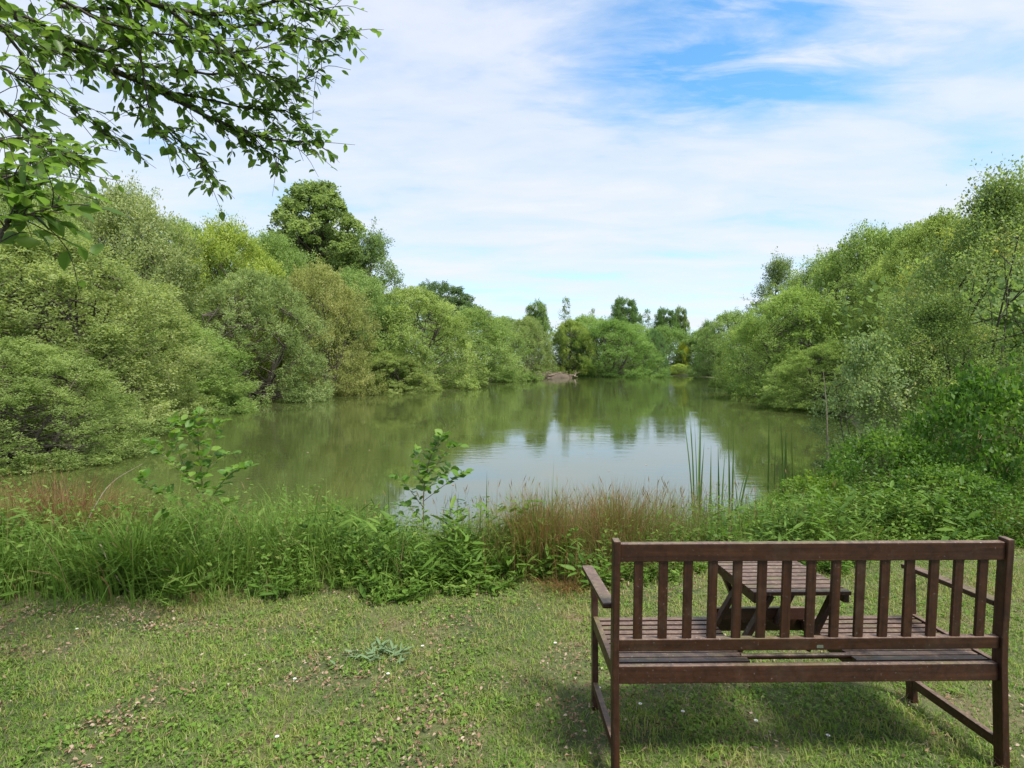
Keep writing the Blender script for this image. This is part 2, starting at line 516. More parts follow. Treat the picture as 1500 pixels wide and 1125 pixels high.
def make_tree(seed, w, h, z0, prof, lobes, sprays, leaves, leaf, aspect, lobe_r, mat, barkmat, stems=1, trunk_r=0.14,
              gauss=0.14, stray=0.06, upward=0.45, twigs=True, rich=False, name='tree', skirt=0):
    """-> (trunk mesh, crown mesh); crown w wide, from z0 to h"""
    r = np.random.default_rng(seed)
    f = PROFILES[prof]
    Rw = w / 2
    tl = (np.arange(lobes) + r.uniform(0.2, 0.8, lobes)) / lobes
    tl = tl ** (0.85 if prof == 'dome' else 1.0)
    th = np.arange(lobes) * 2.39996 + r.normal(0, 0.35, lobes)
    lr = lobe_r * Rw * r.uniform(0.65, 1.3, lobes)
    rad = np.maximum(f(tl) * Rw * r.uniform(0.76, 1.12, lobes) - lr * 0.8, 0) * np.sqrt(r.uniform(0.6, 1, lobes))
    zc = z0 + lr * 0.6 + tl * (h - z0 - lr * 1.5)
    C = np.stack([rad * np.cos(th), rad * np.sin(th), zc], 1)
    if prof == 'round':      # boughs spread over a ball
        sz = np.clip(1 - 1.75 * (np.arange(lobes) + 0.5) / lobes, -0.8, 1)
        hr_ = (h - z0) / 2
        rs = r.uniform(0.3, 0.85, lobes)
        C = np.stack([np.sqrt(1 - sz ** 2) * np.cos(th) * Rw * rs, np.sqrt(1 - sz ** 2) * np.sin(th) * Rw * rs, z0 + hr_ + sz * hr_ * rs], 1)
    if skirt:        # boughs that come right down to the ground or water
        th2 = np.arange(skirt) * 2.39996 + r.normal(0, 0.2, skirt)
        lr2 = lobe_r * Rw * r.uniform(0.55, 0.95, skirt)
        rad2 = Rw * r.uniform(0.55, 0.92, skirt)
        C = np.vstack([C, np.stack([rad2 * np.cos(th2), rad2 * np.sin(th2), z0 + lr2 * r.uniform(0.2, 1.0, skirt)], 1)])
        lr = np.concatenate([lr, lr2])
        lobes += skirt
    wood, crown = Geo(), Geo()
    feet = []
    for s in range(stems):
        a = s / max(stems, 1) * 2 * np.pi + r.uniform(0, 1)
        d = 0.0 if stems == 1 else 0.18 * Rw * r.uniform(0.3, 1)
        feet.append(np.array([d * np.cos(a), d * np.sin(a), -0.35]))
    tops = []
    for s in range(stems):
        a = r.uniform(0, 2 * np.pi)
        lean = 0.06 * h if stems == 1 else 0.3 * Rw
        top = feet[s] * (1.0 if stems == 1 else 2.4) + np.array([lean * np.cos(a), lean * np.sin(a), 0])
        top[2] = h * (0.82 if stems == 1 else r.uniform(0.5, 0.75))
        mid = (feet[s] + top) / 2 + r.normal(0, 0.03 * h, 3) * (1, 1, 0)
        pts = curve_pts([feet[s], mid, top], 10)
        tube(wood, pts, np.linspace(trunk_r, trunk_r * 0.22, len(pts)), 7)
        tops.append(pts)
    for i in range(lobes):
        pts = tops[i % stems]
        zt = max(0.12 * h, C[i, 2] - r.uniform(0.3, 0.75) * (np.hypot(C[i, 0], C[i, 1]) + 0.1 * h))
        q = pts[np.argmin(np.abs(pts[:, 2] - zt))]
        mid = q * 0.45 + C[i] * 0.55 + np.array([0, 0, -0.06 * np.linalg.norm(C[i] - q)]) + r.normal(0, 0.03 * Rw, 3)
        lp = curve_pts([q, mid, C[i]], 6)
        tube(wood, lp, np.linspace(trunk_r * 0.36, trunk_r * 0.08, len(lp)), 5)
    # sprays of leaves on every bough
    n = lobes * sprays
    li = np.repeat(np.arange(lobes), sprays)
    outw_ = C[li] - np.array([0, 0, z0 + 0.35 * (h - z0)])
    d = unit(unit(r.normal(0, 1, (n, 3))) + unit(outw_) * 0.75 + np.array([0, 0, 0.28]))
    ext = 0.62 + 0.42 * r.uniform(0, 1, n) ** 0.6
    ext = np.where(r.uniform(0, 1, n) < stray, ext * r.uniform(1.15, 1.6, n), ext)
    S = C[li] + d * (lr[li] * ext)[:, None]
    S[:, 2] = np.maximum(S[:, 2], z0 * 0.5 + 0.12)
    if twigs:
        for i in range(0, n, 2):
            tube(wood, np.stack([C[li[i]] * 0.5 + S[i] * 0.5, S[i] + d[i] * lr[li[i]] * 0.2]), np.array([trunk_r * 0.07, trunk_r * 0.025]), 3, cap=False)
    sd_ = unit(d + np.array([0, 0, upward]))
    stint = np.clip(0.45 + r.normal(0, 0.12, n) + r.normal(0, 0.18, lobes)[li], 0, 1)
    m_ = n * leaves
    si = np.repeat(np.arange(n), leaves)
    L = lr[li][si]
    u = r.uniform(-0.55, 0.75, m_)
    P = S[si] + sd_[si] * (u * L * 0.42)[:, None] + r.normal(0, 1, (m_, 3)) * (gauss * L * (1.15 - np.abs(u)))[:, None]
    P[:, 2] = np.maximum(P[:, 2], 0.03 + r.uniform(0, 0.12, m_))
    ax_ = unit(sd_[si] * 0.7 + r.normal(0, 0.65, (m_, 3)))
    nr = unit(r.normal(0, 0.5, (m_, 3)) + np.array([0, 0, 0.55]) + d[si] * 0.75)
    ln = leaf * r.uniform(0.65, 1.3, m_)
    add_leaves(crown, P, ax_, nr, ln, ln * aspect * r.uniform(0.8, 1.2, m_), np.clip(stint[si] + r.normal(0, 0.10, m_), 0, 1), rich=rich)
    return wood.mesh(name + '_wood', barkmat, True), crown.mesh(name + '_leaves', mat), w, h


KIND = {
    'willow_a': make_tree(1, 8, 7, 0.15, 'dome', 78, 20, 38, 0.110, 0.45, 0.21, M_WILLOW, M_BARK, 5, 0.11, skirt=30),
    'willow_b': make_tree(2, 8, 7, 0.10, 'dome', 96, 18, 34, 0.105, 0.45, 0.18, M_WILLOW, M_BARK, 6, 0.10, upward=0.8, skirt=32),
    'willow_c': make_tree(3, 8, 7.5, 0.15, 'dome', 64, 22, 40, 0.110, 0.48, 0.24, M_WILLOW, M_BARK, 4, 0.12, stray=0.1, skirt=26),
    'willow_near': make_tree(4, 8, 7, 0.05, 'dome', 130, 20, 40, 0.085, 0.48, 0.165, M_WILLOW, M_BARK, 6, 0.10, stray=0.12, skirt=46),
    'poplar': make_tree(5, 8.0, 17, 1.2, 'tall', 150, 16, 28, 0.19, 0.75, 0.20, M_TREE, M_BARK, 1, 0.24, gauss=0.17, stray=0.12, upward=0.9),
    'loose': make_tree(6, 7, 12, 0.6, 'loose', 56, 18, 30, 0.13, 0.6, 0.27, M_TREE, M_BARK, 1, 0.17, gauss=0.16, stray=0.16, skirt=8),
    'oak': make_tree(7, 9, 14, 2.6, 'round', 58, 22, 32, 0.21, 0.6, 0.27, M_TREE, M_BARK, 1, 0.28, gauss=0.16, stray=0.05),
    'wispy': make_tree(8, 2.6, 9, 2.5, 'loose', 16, 9, 16, 0.14, 0.6, 0.42, M_TREE, M_BARK, 1, 0.07, gauss=0.24, stray=0.3),
    'birch': make_tree(9, 4.2, 5.0, 0.1, 'loose', 70, 22, 26, 0.050, 0.72, 0.22, M_BIRCH, M_TWIG, 5, 0.035, gauss=0.2, stray=0.16, upward=0.6, skirt=12),
    'alder': make_tree(10, 1.9, 2.5, 0.15, 'loose', 30, 14, 18, 0.050, 0.72, 0.30, M_BIRCH, M_TWIG, 4, 0.018, gauss=0.24, stray=0.2, upward=0.7, skirt=6),
    'bramble': make_tree(12, 2.6, 1.25, 0.02, 'dome', 50, 12, 14, 0.062, 0.66, 0.20, M_BRAMBLE, M_STEM, 6, 0.012, gauss=0.22, stray=0.18, upward=0.1, skirt=16),
    'bramble_b': make_tree(13, 2.6, 1.25, 0.02, 'dome', 44, 14, 14, 0.055, 0.66, 0.22, M_BRAMBLE, M_STEM, 6, 0.012, gauss=0.22, stray=0.22, upward=0.3, skirt=16),
}


def plant_tree(name, kind, cat, px, D, top, wpx, label, tint=(1, 1, 1), rot=None, depth=1.0, group=None, x=None, z=None):
    wood, crown, w, h = KIND[kind]
    X = (px - 750) / F * D if x is None else x
    gz0 = max(float(ground_z(np.array([X]), np.array([float(D)]))[0]), WATER - 0.1) if z is None else z
    H = EYE + (HOR - top) / F * D - gz0
    W = wpx / F * D
    rot = (px * 0.37 + D) % 6.28 if rot is None else rot
    e = thing(name, label, cat, (X, D, gz0), group)
    # the wood and leaves turn about the trunk, then take the width, depth and height of this tree
    for nm, me in (('trunk', wood), ('crown', crown)):
        c = link(nm, me, e)
        c.rotation_euler = (0, 0, rot)
        c.scale = (W / w, W / w * depth, H / h)
        c.color = (*tint, 1)
    return e


LB, RB, FB = 'trees and bushes on the west bank', 'trees and bushes on the east bank', 'trees beyond the far shore'
trees = [
    # name, kind, category, px, D, top row, width px, label, tint, group
    ('willow_bush', 'willow_near', 'bush', 20, 12.6, 500, 300, 'low olive green willow bush spilling onto the water at the left edge', (1.0, 1.02, 0.85), LB),
    ('willow_tree', 'willow_near', 'tree', 60, 18.0, 338, 380, 'big rounded willow filling the left edge above the low waterside bush', (1.1, 1.05, 0.95), LB),
    ('willow_tree', 'willow_b', 'tree', 40, 26, 268, 200, 'feathery tall willow top rising behind the hanging branch at the left edge', (1.05, 1.08, 0.9), LB),
    ('sallow_tree', 'willow_c', 'tree', 185, 31, 284, 230, 'pale thin-leaved tree with sky showing through its twiggy top', (1.2, 1.1, 1.25), LB),
    ('willow_bush', 'willow_c', 'bush', 235, 25.5, 470, 230, 'bright green low bush in the hollow between two big willows', (0.95, 1.05, 0.8), LB),
    ('willow_tree', 'willow_a', 'tree', 150, 24.5, 400, 260, 'soft green willow mound standing over the narrow left arm of the pond', (1.1, 1.04, 0.95), LB),
    ('maple_tree', 'willow_c', 'tree', 335, 37, 332, 180, 'yellow green round-topped tree left of the tall poplar', (1.3, 1.25, 0.7), LB),
    ('willow_tree', 'willow_b', 'tree', 370, 33, 400, 200, 'grey green willow dome at the waterside left of the tan topped one', (1.0, 1.0, 1.0), LB),
    ('poplar_tree', 'poplar', 'tree', 463, 55, 274, 172, 'tallest tree, a broad-crowned poplar standing over the left bank willows', (1.05, 1.05, 1.0), LB),
    ('willow_tree', 'willow_a', 'tree', 468, 39.5, 392, 150, 'willow dome with a tan pinkish flush on its top', (1.24, 1.04, 0.98), LB),
    ('ash_tree', 'loose', 'tree', 548, 54, 342, 130, 'dark loose-topped tree directly right of the tall poplar', (0.85, 0.92, 0.9), LB),
    ('willow_tree', 'willow_b', 'tree', 605, 50, 425, 190, 'smooth light green willow leaning out over the water', (1.15, 1.15, 0.95), LB),
    ('willow_bush', 'willow_a', 'bush', 575, 44.5, 515, 120, 'small pale bush at the foot of the smooth leaning willow', (1.15, 1.12, 1.0), LB),
    ('oak_tree', 'oak', 'tree', 650, 108, 412, 110, 'dark spreading tree peeping over the willows right of the ash', (0.62, 0.72, 0.8), FB),
    ('willow_tree', 'willow_c', 'tree', 695, 70, 455, 140, 'broad willow where the left bank meets the far shore', (0.95, 1.03, 0.85), FB),
    ('willow_tree', 'willow_a', 'tree', 772, 89, 466, 100, 'grey green willow left of the brushwood pile', (1.0, 1.0, 0.9), FB),
    ('alder_tree', 'oak', 'tree', 785, 104, 441, 62, 'ragged tree top with thin shoots above the far grey green willow', (0.9, 1.0, 0.85), FB),
    ('slender_tree', 'wispy', 'tree', 828, 108, 436, 26, 'thin nearly bare sapling against the sky, taller of the far pair', (0.9, 0.9, 0.9), FB),
    ('slender_tree', 'wispy', 'tree', 868, 110, 452, 22, 'thin nearly bare sapling against the sky, shorter of the far pair', (0.9, 0.9, 0.9), FB),
    ('willow_tree', 'willow_b', 'tree', 835, 95, 470, 90, 'yellowish green willow standing behind the brushwood pile', (1.1, 1.1, 0.75), FB),
    ('alder_tree', 'willow_c', 'tree', 895, 92, 470, 120, 'wide deep green alder with layered boughs at the middle of the far shore', (0.8, 0.98, 0.72), FB),
    ('oak_tree', 'oak', 'tree', 914, 135, 434, 58, 'round dark oak standing highest on the far skyline', (0.75, 0.9, 0.8), FB),
    ('alder_bush', 'willow_b', 'bush', 957, 98, 484, 52, 'dark narrow bush at the right end of the far shore trees', (0.66, 0.85, 0.8), FB),
    ('ivy_tree', 'wispy', 'tree', 948, 136, 453, 22, 'slim ivy clad tree just right of the round oak', (0.7, 0.85, 0.75), FB),
    ('oak_tree', 'oak', 'tree', 974, 138, 450, 44, 'small dark oak right of the slim ivy clad tree', (0.7, 0.85, 0.75), FB),
    ('ash_tree', 'oak', 'tree', 996, 142, 448, 34, 'see-through pale ash at the right end of the far skyline', (1.1, 1.1, 1.1), FB),
    ('golden_bush', 'willow_a', 'bush', 1000, 112, 502, 40, 'yellow green bush in the gap at the far corner', (1.7, 1.45, 0.6), FB),
    ('willow_bush', 'willow_b', 'bush', 995, 104, 533, 70, 'low pale green bank bush below the yellow one', (1.25, 1.25, 0.8), FB),
    ('willow_tree', 'willow_c', 'tree', 1035, 96, 472, 60, 'dark green tree right of the gap at the far corner', (0.75, 0.9, 0.8), RB),
    ('willow_tree', 'willow_a', 'tree', 1075, 80, 458, 100, 'dull green willow beyond the bright one on the right bank', (0.9, 0.98, 0.85), RB),
    ('willow_tree', 'willow_b', 'tree', 1105, 44, 470, 110, 'bright willow reaching lowest over the water on the right bank', (1.05, 1.12, 0.8), RB),
    ('ash_tree', 'loose', 'tree', 1140, 58, 380, 110, 'feathery dark tree top rising behind the right bank willows', (0.9, 0.92, 0.95), RB),
    ('willow_tree', 'willow_a', 'tree', 1165, 33, 425, 170, 'full green willow mound over the water on the right bank', (1.0, 1.1, 0.8), RB),
    ('willow_tree', 'willow_c', 'tree', 1270, 33, 342, 200, 'tall dense tree in the middle of the right bank', (0.92, 1.0, 0.8), RB),
    ('willow_bush', 'willow_near', 'bush', 1225, 26.0, 500, 170, 'waterside bush in front of the tall dense right bank tree', (1.0, 1.08, 0.8), RB),
    ('willow_tree', 'willow_near', 'tree', 1375, 25, 320, 210, 'broad leafy tree left of the yellowish one on the right bank', (1.08, 1.1, 0.8), RB),
    ('willow_tree', 'willow_near', 'tree', 1490, 18.5, 288, 300, 'yellowish green tree behind the birch at the right edge', (1.3, 1.18, 0.75), RB),
    ('birch_tree', 'birch', 'tree', 1460, 9.6, 262, 330, 'loose-leaved young birch with thin upright sprigs at the right edge', (1.0, 1.0, 1.0), RB),
    ('birch_bush', 'birch', 'bush', 1375, 9.2, 440, 240, 'lower birch growth in front of the right edge birch', (0.98, 1.0, 0.9), RB),
    ('alder_sapling', 'alder', 'bush', 1270, 8.9, 492, 150, 'grey leaved alder sapling at the corner of the right bank', (1.1, 1.08, 1.35), RB),
    ('bramble_bush', 'bramble', 'bush', 1450, 6.9, 555, 260, 'tall dark bramble thicket at the right edge', (0.8, 0.9, 0.8), RB),
    ('bramble_bush', 'bramble_b', 'bush', 1310, 7.0, 640, 230, 'bramble mound below the grey leaved alder sapling', (0.95, 1.0, 0.9), RB),
    ('bramble_bush', 'bramble', 'bush', 1205, 6.6, 705, 190, 'low yellow green bramble mound beside the reeds', (1.3, 1.2, 0.9), RB),
    ('bramble_bush', 'bramble_b', 'bush', 1390, 6.0, 690, 230, 'leafy bramble spreading behind the right half of the bench', (0.95, 1.0, 0.85), RB),
    ('willow_tree', 'willow_a', 'tree', 105, 33, 283, 240, 'leafy willow top between the feathery one and the pale twiggy tree', (1.05, 1.08, 0.85), LB),
    ('willow_tree', 'willow_b', 'tree', 270, 40, 330, 200, 'green willow filling the notch between the pale twiggy and yellow green trees', (1.0, 1.05, 0.85), LB),
    ('willow_tree', 'willow_c', 'tree', 400, 47, 350, 170, 'green tree just below and left of the tall poplar', (0.95, 1.05, 0.85), LB),
    ('willow_tree', 'willow_a', 'tree', 520, 48, 400, 150, 'green tree filling between the tan topped willow and the dark loose one', (0.9, 1.0, 0.85), LB),
    ('willow_tree', 'willow_b', 'tree', 1330, 38, 338, 200, 'green crown behind the two tallest right bank trees', (0.95, 1.02, 0.8), RB),
    ('willow_tree', 'willow_c', 'tree', 1210, 44, 378, 150, 'green crown left of the tall dense right bank tree', (0.95, 1.02, 0.8), RB),
    ('willow_tree', 'willow_b', 'tree', 738, 95, 466, 120, 'rounded green willow between the broad corner willow and the grey green one', (0.95, 1.03, 0.85), FB),
    ('alder_tree', 'willow_a', 'tree', 862, 103, 464, 120, 'rounded alder behind the wide deep green one', (0.9, 1.02, 0.8), FB),
    ('alder_tree', 'willow_b', 'tree', 930, 106, 476, 110, 'dense bushy alder below the round far oak', (0.85, 1.0, 0.8), FB),
    ('alder_tree', 'willow_c', 'tree', 968, 118, 480, 90, 'bushy green tree below the small dark oak', (0.8, 0.95, 0.8), FB),
    ('alder_tree', 'willow_a', 'tree', 1030, 116, 484, 90, 'low rounded tree closing the far corner behind the yellow bush', (0.9, 1.0, 0.85), FB),
    ('willow_tree', 'willow_c', 'tree', 470, 60, 338, 190, 'leafy growth around the lower crown of the tall poplar', (0.95, 1.02, 0.9), LB),
    # just outside the frame, still mirrored and shading
    ('willow_tree', 'willow_near', 'tree', -250, 15, 330, 420, 'willow continuing the left bank beyond the picture edge', (1.05, 1.05, 0.95), LB),
    ('birch_tree', 'birch', 'tree', 1760, 9.5, 250, 330, 'birch continuing the right bank beyond the picture edge', (1.0, 1.0, 0.9), RB),
]
for nm, kd, cat, px, D, top, wpx, lab, tint, grp in trees:
    plant_tree(nm, kd, cat, px, D, top, wpx * ((1.18 if D < 66 else 1.3 if D < 100 else 1.6) if 12 < D < 120 and wpx > 80 and kd.startswith('willow') else 1.0), lab, tint, group=grp, depth=0.55 if D > 80 else 1.0)

# a hedge of mixed trees closes the view behind the single trees: one mass
hg = Geo()
hr = np.random.default_rng(77)
path = curve_pts([(-22, 10), (-27, 24), (-26, 40), (-20, 56), (-14, 76), (-4, 96), (14, 106), (30, 116), (44, 104), (40, 78), (29, 52), (22, 34), (17, 20), (13, 12)], 140)
HN = 3000
pi_ = hr.integers(0, len(path), HN)
hc = np.concatenate([path[pi_] + hr.normal(0, 1.3, (HN, 2)), hr.uniform(0.0, 4.8, (HN, 1))], 1)
hc[:, 2] *= np.where(path[pi_][:, 1] > 68, 1.65, 0.9)
k_ = 46
P = np.repeat(hc, k_, 0) + hr.normal(0, 0.6, (HN * k_, 3))
P[:, 2] = np.maximum(P[:, 2] - 0.3, -0.3)
add_leaves(hg, P, hr.normal(0, 1, P.shape), hr.normal(0, 0.7, P.shape) + np.array([0, 0, 0.8]), hr.uniform(0.18, 0.34, len(P)), hr.uniform(0.12, 0.2, len(P)),
           np.clip(0.4 + np.repeat(hr.normal(0, 0.15, HN), k_) + hr.normal(0, 0.12, len(P)), 0, 1))
o = link('hedgerow_foliage', hg.mesh('hedgerow_foliage', M_TREE), kind='stuff', label='dense green growth closing the banks behind the single trees', category='undergrowth')
o.color = (0.85, 0.95, 0.85, 1)

# brushwood pile on the far shore
bp_ = thing('brushwood_pile', 'small heap of pale dry branches at the water edge on the far shore', 'brushwood', (7.0, 86.0, WATER + 0.05))
br = np.random.default_rng(5)
g = Geo()
th = np.linspace(0, 2 * np.pi, 25)[:-1]
rings = []
for kk, (rr_, zz_) in enumerate(((1.0, -0.2), (0.9, 0.15), (0.62, 0.45), (0.3, 0.62), (0.05, 0.68))):
    rings.append(np.stack([np.cos(th) * 2.3 * rr_ * br.uniform(0.85, 1.15, 24), np.sin(th) * 1.3 * rr_ * br.uniform(0.85, 1.15, 24), zz_ + br.normal(0, 0.06, 24)], 1))
ii = np.arange(4)[:, None] * 24 + np.arange(24)[None, :]
i2 = np.arange(4)[:, None] * 24 + (np.arange(24)[None, :] + 1) % 24
g.add(np.concatenate(rings), np.stack([ii, i2, i2 + 24, ii + 24], -1).reshape(-1, 4))
link('mound', g.mesh('mound', bark('rotting_brush', (0.05, 0.04, 0.028), (0.15, 0.11, 0.075), 6)), bp_)
for s in range(26):
    g = Geo()
    a, b = br.uniform(0, 6.28), br.uniform(0.05, 0.5)
    c = np.array([br.uniform(-2.6, 2.6), br.uniform(-1.2, 0.4), br.uniform(0.25, 0.7)])
    dd = np.array([math.cos(a) * math.cos(b), 0.4 * math.sin(a) * math.cos(b), math.sin(b)]) * br.uniform(0.7, 1.9)
    tube(g, curve_pts([c - dd, c + br.normal(0, 0.12, 3), c + dd], 5), np.linspace(0.06, 0.02, 5), 5)
    link('branch', g.mesh('branch', M_STICK, True), bp_)

# ------------------------------------------------------------------ the tree overhead, its branches hanging in from the upper left
lr_ = np.random.default_rng(21)
tree = thing('overhanging_tree', 'broad-leaved tree whose dark branches hang in from the upper left', 'tree', tuple(ground_pt(-4.2, 1.5)))
tree_base = ground_pt(-4.2, 1.5)


def tree_mesh(name, g, mat, smooth=True, **props):
    me = g.mesh(name, mat, smooth)
    me.transform(Matrix.Translation(-Vector(tree_base)))
    return link(name, me, tree, **props)


g = Geo()
tp = curve_pts([tree_base + (0, 0, -0.3), (-4.15, 1.5, 1.2), (-3.95, 1.45, 2.6), (-3.5, 1.4, 4.0), (-2.8, 1.7, 5.4)], 16)
tube(g, tp, np.linspace(0.21, 0.07, len(tp)), 12)
tree_mesh('trunk', g, M_BARK)
LIMBS = [  # photo pixels and distance of every branch, thickness at its start
    ([(-420, -120, 2.3), (-60, -22, 2.5), (0, 12, 2.6), (80, 60, 2.65), (165, 105, 2.7), (240, 140, 2.75), (330, 185, 2.8), (400, 208, 2.9), (478, 214, 3.0)], 0.024),
    ([(-300, -220, 2.2), (60, -42, 2.3), (150, 0, 2.4), (212, 12, 2.5), (300, 32, 2.6), (362, 28, 2.7), (430, 12, 2.8), (500, 34, 2.9)], 0.022),
    ([(-300, -60, 2.1), (-40, 20, 2.2), (0, 37, 2.2), (60, 75, 2.3), (115, 84, 2.45), (160, 90, 2.6)], 0.013),
    ([(0, 5, 2.55), (60, 40, 2.5), (150, 80, 2.45), (185, 80, 2.5), (215, 66, 2.55)], 0.011),
    ([(165, 105, 2.7), (235, 106, 2.75), (310, 116, 2.8), (385, 118, 2.9), (430, 130, 3.0), (482, 108, 3.05)], 0.009),
    ([(170, 108, 2.7), (215, 160, 2.7), (262, 205, 2.75), (300, 236, 2.8), (312, 268, 2.8)], 0.008),
    ([(-260, 40, 1.9), (-40, 135, 2.0), (0, 155, 2.0), (50, 195, 2.1), (90, 225, 2.1), (128, 242, 2.2)], 0.012),
    ([(-240, 180, 1.5), (-40, 268, 1.55), (0, 262, 1.6), (38, 262, 1.6), (56, 250, 1.65)], 0.009),
    ([(-240, 240, 1.4), (-30, 358, 1.45), (10, 340, 1.5), (22, 322, 1.5), (45, 318, 1.55), (95, 302, 1.6)], 0.009),
    ([(5, 30, 2.3), (50, 95, 2.4), (95, 150, 2.5), (140, 182, 2.6), (165, 205, 2.6)], 0.008),
    ([(200, 18, 2.45), (214, 75, 2.5), (222, 130, 2.55), (230, 180, 2.6), (240, 205, 2.6)], 0.007),
    ([(262, 28, 2.55), (310, 66, 2.6), (360, 100, 2.7), (400, 118, 2.8), (425, 128, 2.9)], 0.008),
    ([(240, 140, 2.75), (300, 150, 2.8), (370, 165, 2.9), (425, 170, 3.0), (462, 192, 3.0)], 0.008),
    ([(100, 20, 2.4), (140, 26, 2.4), (180, 26, 2.5), (240, 60, 2.6), (300, 85, 2.6), (380, 82, 2.7), (445, 60, 2.8)], 0.010),
    ([(300, 32, 2.6), (350, 50, 2.7), (410, 45, 2.8), (470, 70, 2.9), (520, 55, 3.0)], 0.008),
    ([(-60, -60, 2.0), (20, -10, 2.1), (100, 10, 2.2), (170, 45, 2.3), (260, 62, 2.4), (340, 70, 2.5)], 0.010),
    ([(330, 185, 2.8), (370, 200, 2.85), (395, 225, 2.9), (420, 238, 2.9)], 0.005),
    ([(-30, 215, 1.9), (20, 210, 1.95), (60, 205, 2.0), (100, 215, 2.05)], 0.006),
    ([(-60, 90, 2.0), (10, 105, 2.05), (50, 130, 2.1), (85, 165, 2.2)], 0.007),
]
leafP, leafA, leafN, leafL, leafT = [], [], [], [], []


def leafy_twig(g, p0, d0, length, nleaf, r0=0.0022, size=0.062):
    d0 = unit(d0)
    p1 = p0 + d0 * length * 0.5 + lr_.normal(0, 0.015, 3)
    p2 = p0 + d0 * length + np.array([0, 0, -0.12 * length]) + lr_.normal(0, 0.02, 3)
    pts = curve_pts([p0, p1, p2], 6)
    tube(g, pts, np.linspace(r0, r0 * 0.4, len(pts)), 4)
    for q in range(nleaf):
        s = (q + 0.7) / nleaf
        p = pts[min(int(s * (len(pts) - 1)), len(pts) - 1)] + lr_.normal(0, 0.006, 3)
        sd2 = unit(np.cross(d0, [0, 0, 1])) * (1 if q % 2 else -1)
        a = unit(d0 * 0.6 + sd2 * 0.7 + lr_.normal(0, 0.35, 3) + np.array([0, 0, -0.25]))
        leafP.append(p)
        leafA.append(a)
        leafN.append(unit(np.array([0, 0, 1.0]) + lr_.normal(0, 0.45, 3)))
        leafL.append(size * lr_.uniform(0.6, 1.25))
        leafT.append(np.clip(lr_.normal(0.5, 0.22), 0, 1))


for path_, r0 in LIMBS:
    pts = curve_pts([at(*q) for q in path_], 44)
    g = Geo()
    L_ = np.linspace(0, 1, len(pts))
    first_in = 0.25 if path_[0][0] < -100 else 0.0
    tube(g, pts + lr_.normal(0, 0.0015, pts.shape), r0 * (1 - 0.86 * L_), 7)
    total = np.linalg.norm(np.diff(pts, axis=0), axis=1).sum()
    ntw = int(total * (1 - first_in) * 66)
    for q in range(ntw):
        s = first_in + (1 - first_in) * (q + lr_.uniform()) / ntw
        if lr_.uniform() > 0.35 + 0.65 * s:
            continue
        i = min(int(s * (len(pts) - 1)), len(pts) - 2)
        d_ = unit(pts[i + 1] - pts[i])
        dv_ = unit(d_ * 0.8 + lr_.normal(0, 0.6, 3) * (1, 1, 0.75))
        leafy_twig(g, pts[i], dv_, lr_.uniform(0.07, 0.26), int(lr_.integers(3, 7)), size=0.053 if path_[0][2] > 1.7 else 0.060)
    tree_mesh('branch', g, M_TWIG)
vis = len(leafP)
# the rest of the crown, above and behind the frame
g = Geo()
for q in range(14):
    a = lr_.uniform(0, 6.28)
    e_ = np.array([-1.8 + 2.6 * math.cos(a) * lr_.uniform(0.3, 1), -0.2 + 1.6 * math.sin(a) * lr_.uniform(0.3, 1), lr_.uniform(4.3, 6.0)])
    s0 = tp[lr_.integers(len(tp) // 2, len(tp))]
    pts = curve_pts([s0, (s0 + e_) / 2 + (0, 0, 0.3), e_], 8)
    tube(g, pts, np.linspace(0.035, 0.008, len(pts)), 6)
    for w_ in range(26):
        i = lr_.integers(len(pts) // 3, len(pts))
        leafy_twig(g, pts[i], lr_.normal(0, 1, 3) * (1, 1, 0.5), lr_.uniform(0.25, 0.6), 9, 0.003, 0.085)
tree_mesh('upper_limbs', g, M_BARK)
leafP, leafA, leafN, leafL, leafT = map(np.array, (leafP, leafA, leafN, leafL, leafT))
# nothing of the upper crown hangs inside the open sky of the view
pxl = 750 + leafP[:, 0] / np.maximum(leafP[:, 1], 0.05) * F
pyl = HOR - (leafP[:, 2] - EYE) / np.maximum(leafP[:, 1], 0.05) * F
keep = np.ones(len(leafP), bool)
keep[vis:] = ~((leafP[vis:, 1] > 0.1) & (pyl[vis:] > -60))
inview = (pxl > -10) & (pxl < 1500) & (pyl > -10) & (leafP[:, 1] > 0.3) & keep
size_px = leafL / np.maximum(leafP[:, 1], 0.3) * inview
order = np.argsort(-size_px)
single = order[:300]
single = single[size_px[single] > 0]
rest = np.setdiff1d(np.where(keep)[0], single)
g = Geo()
add_leaves(g, leafP[rest], leafA[rest], leafN[rest], leafL[rest], leafL[rest] * 0.52, leafT[rest], rich=True)
tree_mesh('leaves', g, M_NEARLEAF, False, kind='stuff')
LEAFMESH = []
for v_ in range(6):
    g = Geo()
    add_leaves(g, np.zeros((1, 3)), np.array([[0, 1.0, 0]]), np.array([[0, 0, 1.0]]), 1.0, 0.46 + 0.03 * v_, np.array([0.12 + 0.15 * v_]), fold=0.10 + 0.03 * v_, rich=True)
    LEAFMESH.append(g.mesh('leaf', M_NEARLEAF, True))


def leaf_matrix(p, a, n_, ln):
    a = Vector(a).normalized()
    s = Vector(n_).cross(a).normalized()
    u = s.cross(a) * -1
    mt = Matrix((( -s.x, a.x, u.x, p[0]), (-s.y, a.y, u.y, p[1]), (-s.z, a.z, u.z, p[2]), (0, 0, 0, 1)))
    return mt @ Matrix.Scale(ln, 4)


for i in single:
    o = link('leaf', LEAFMESH[int(leafT[i] * 5.99)], tree)
    o.matrix_local = leaf_matrix(leafP[i] - tree_base, leafA[i], leafN[i], leafL[i])

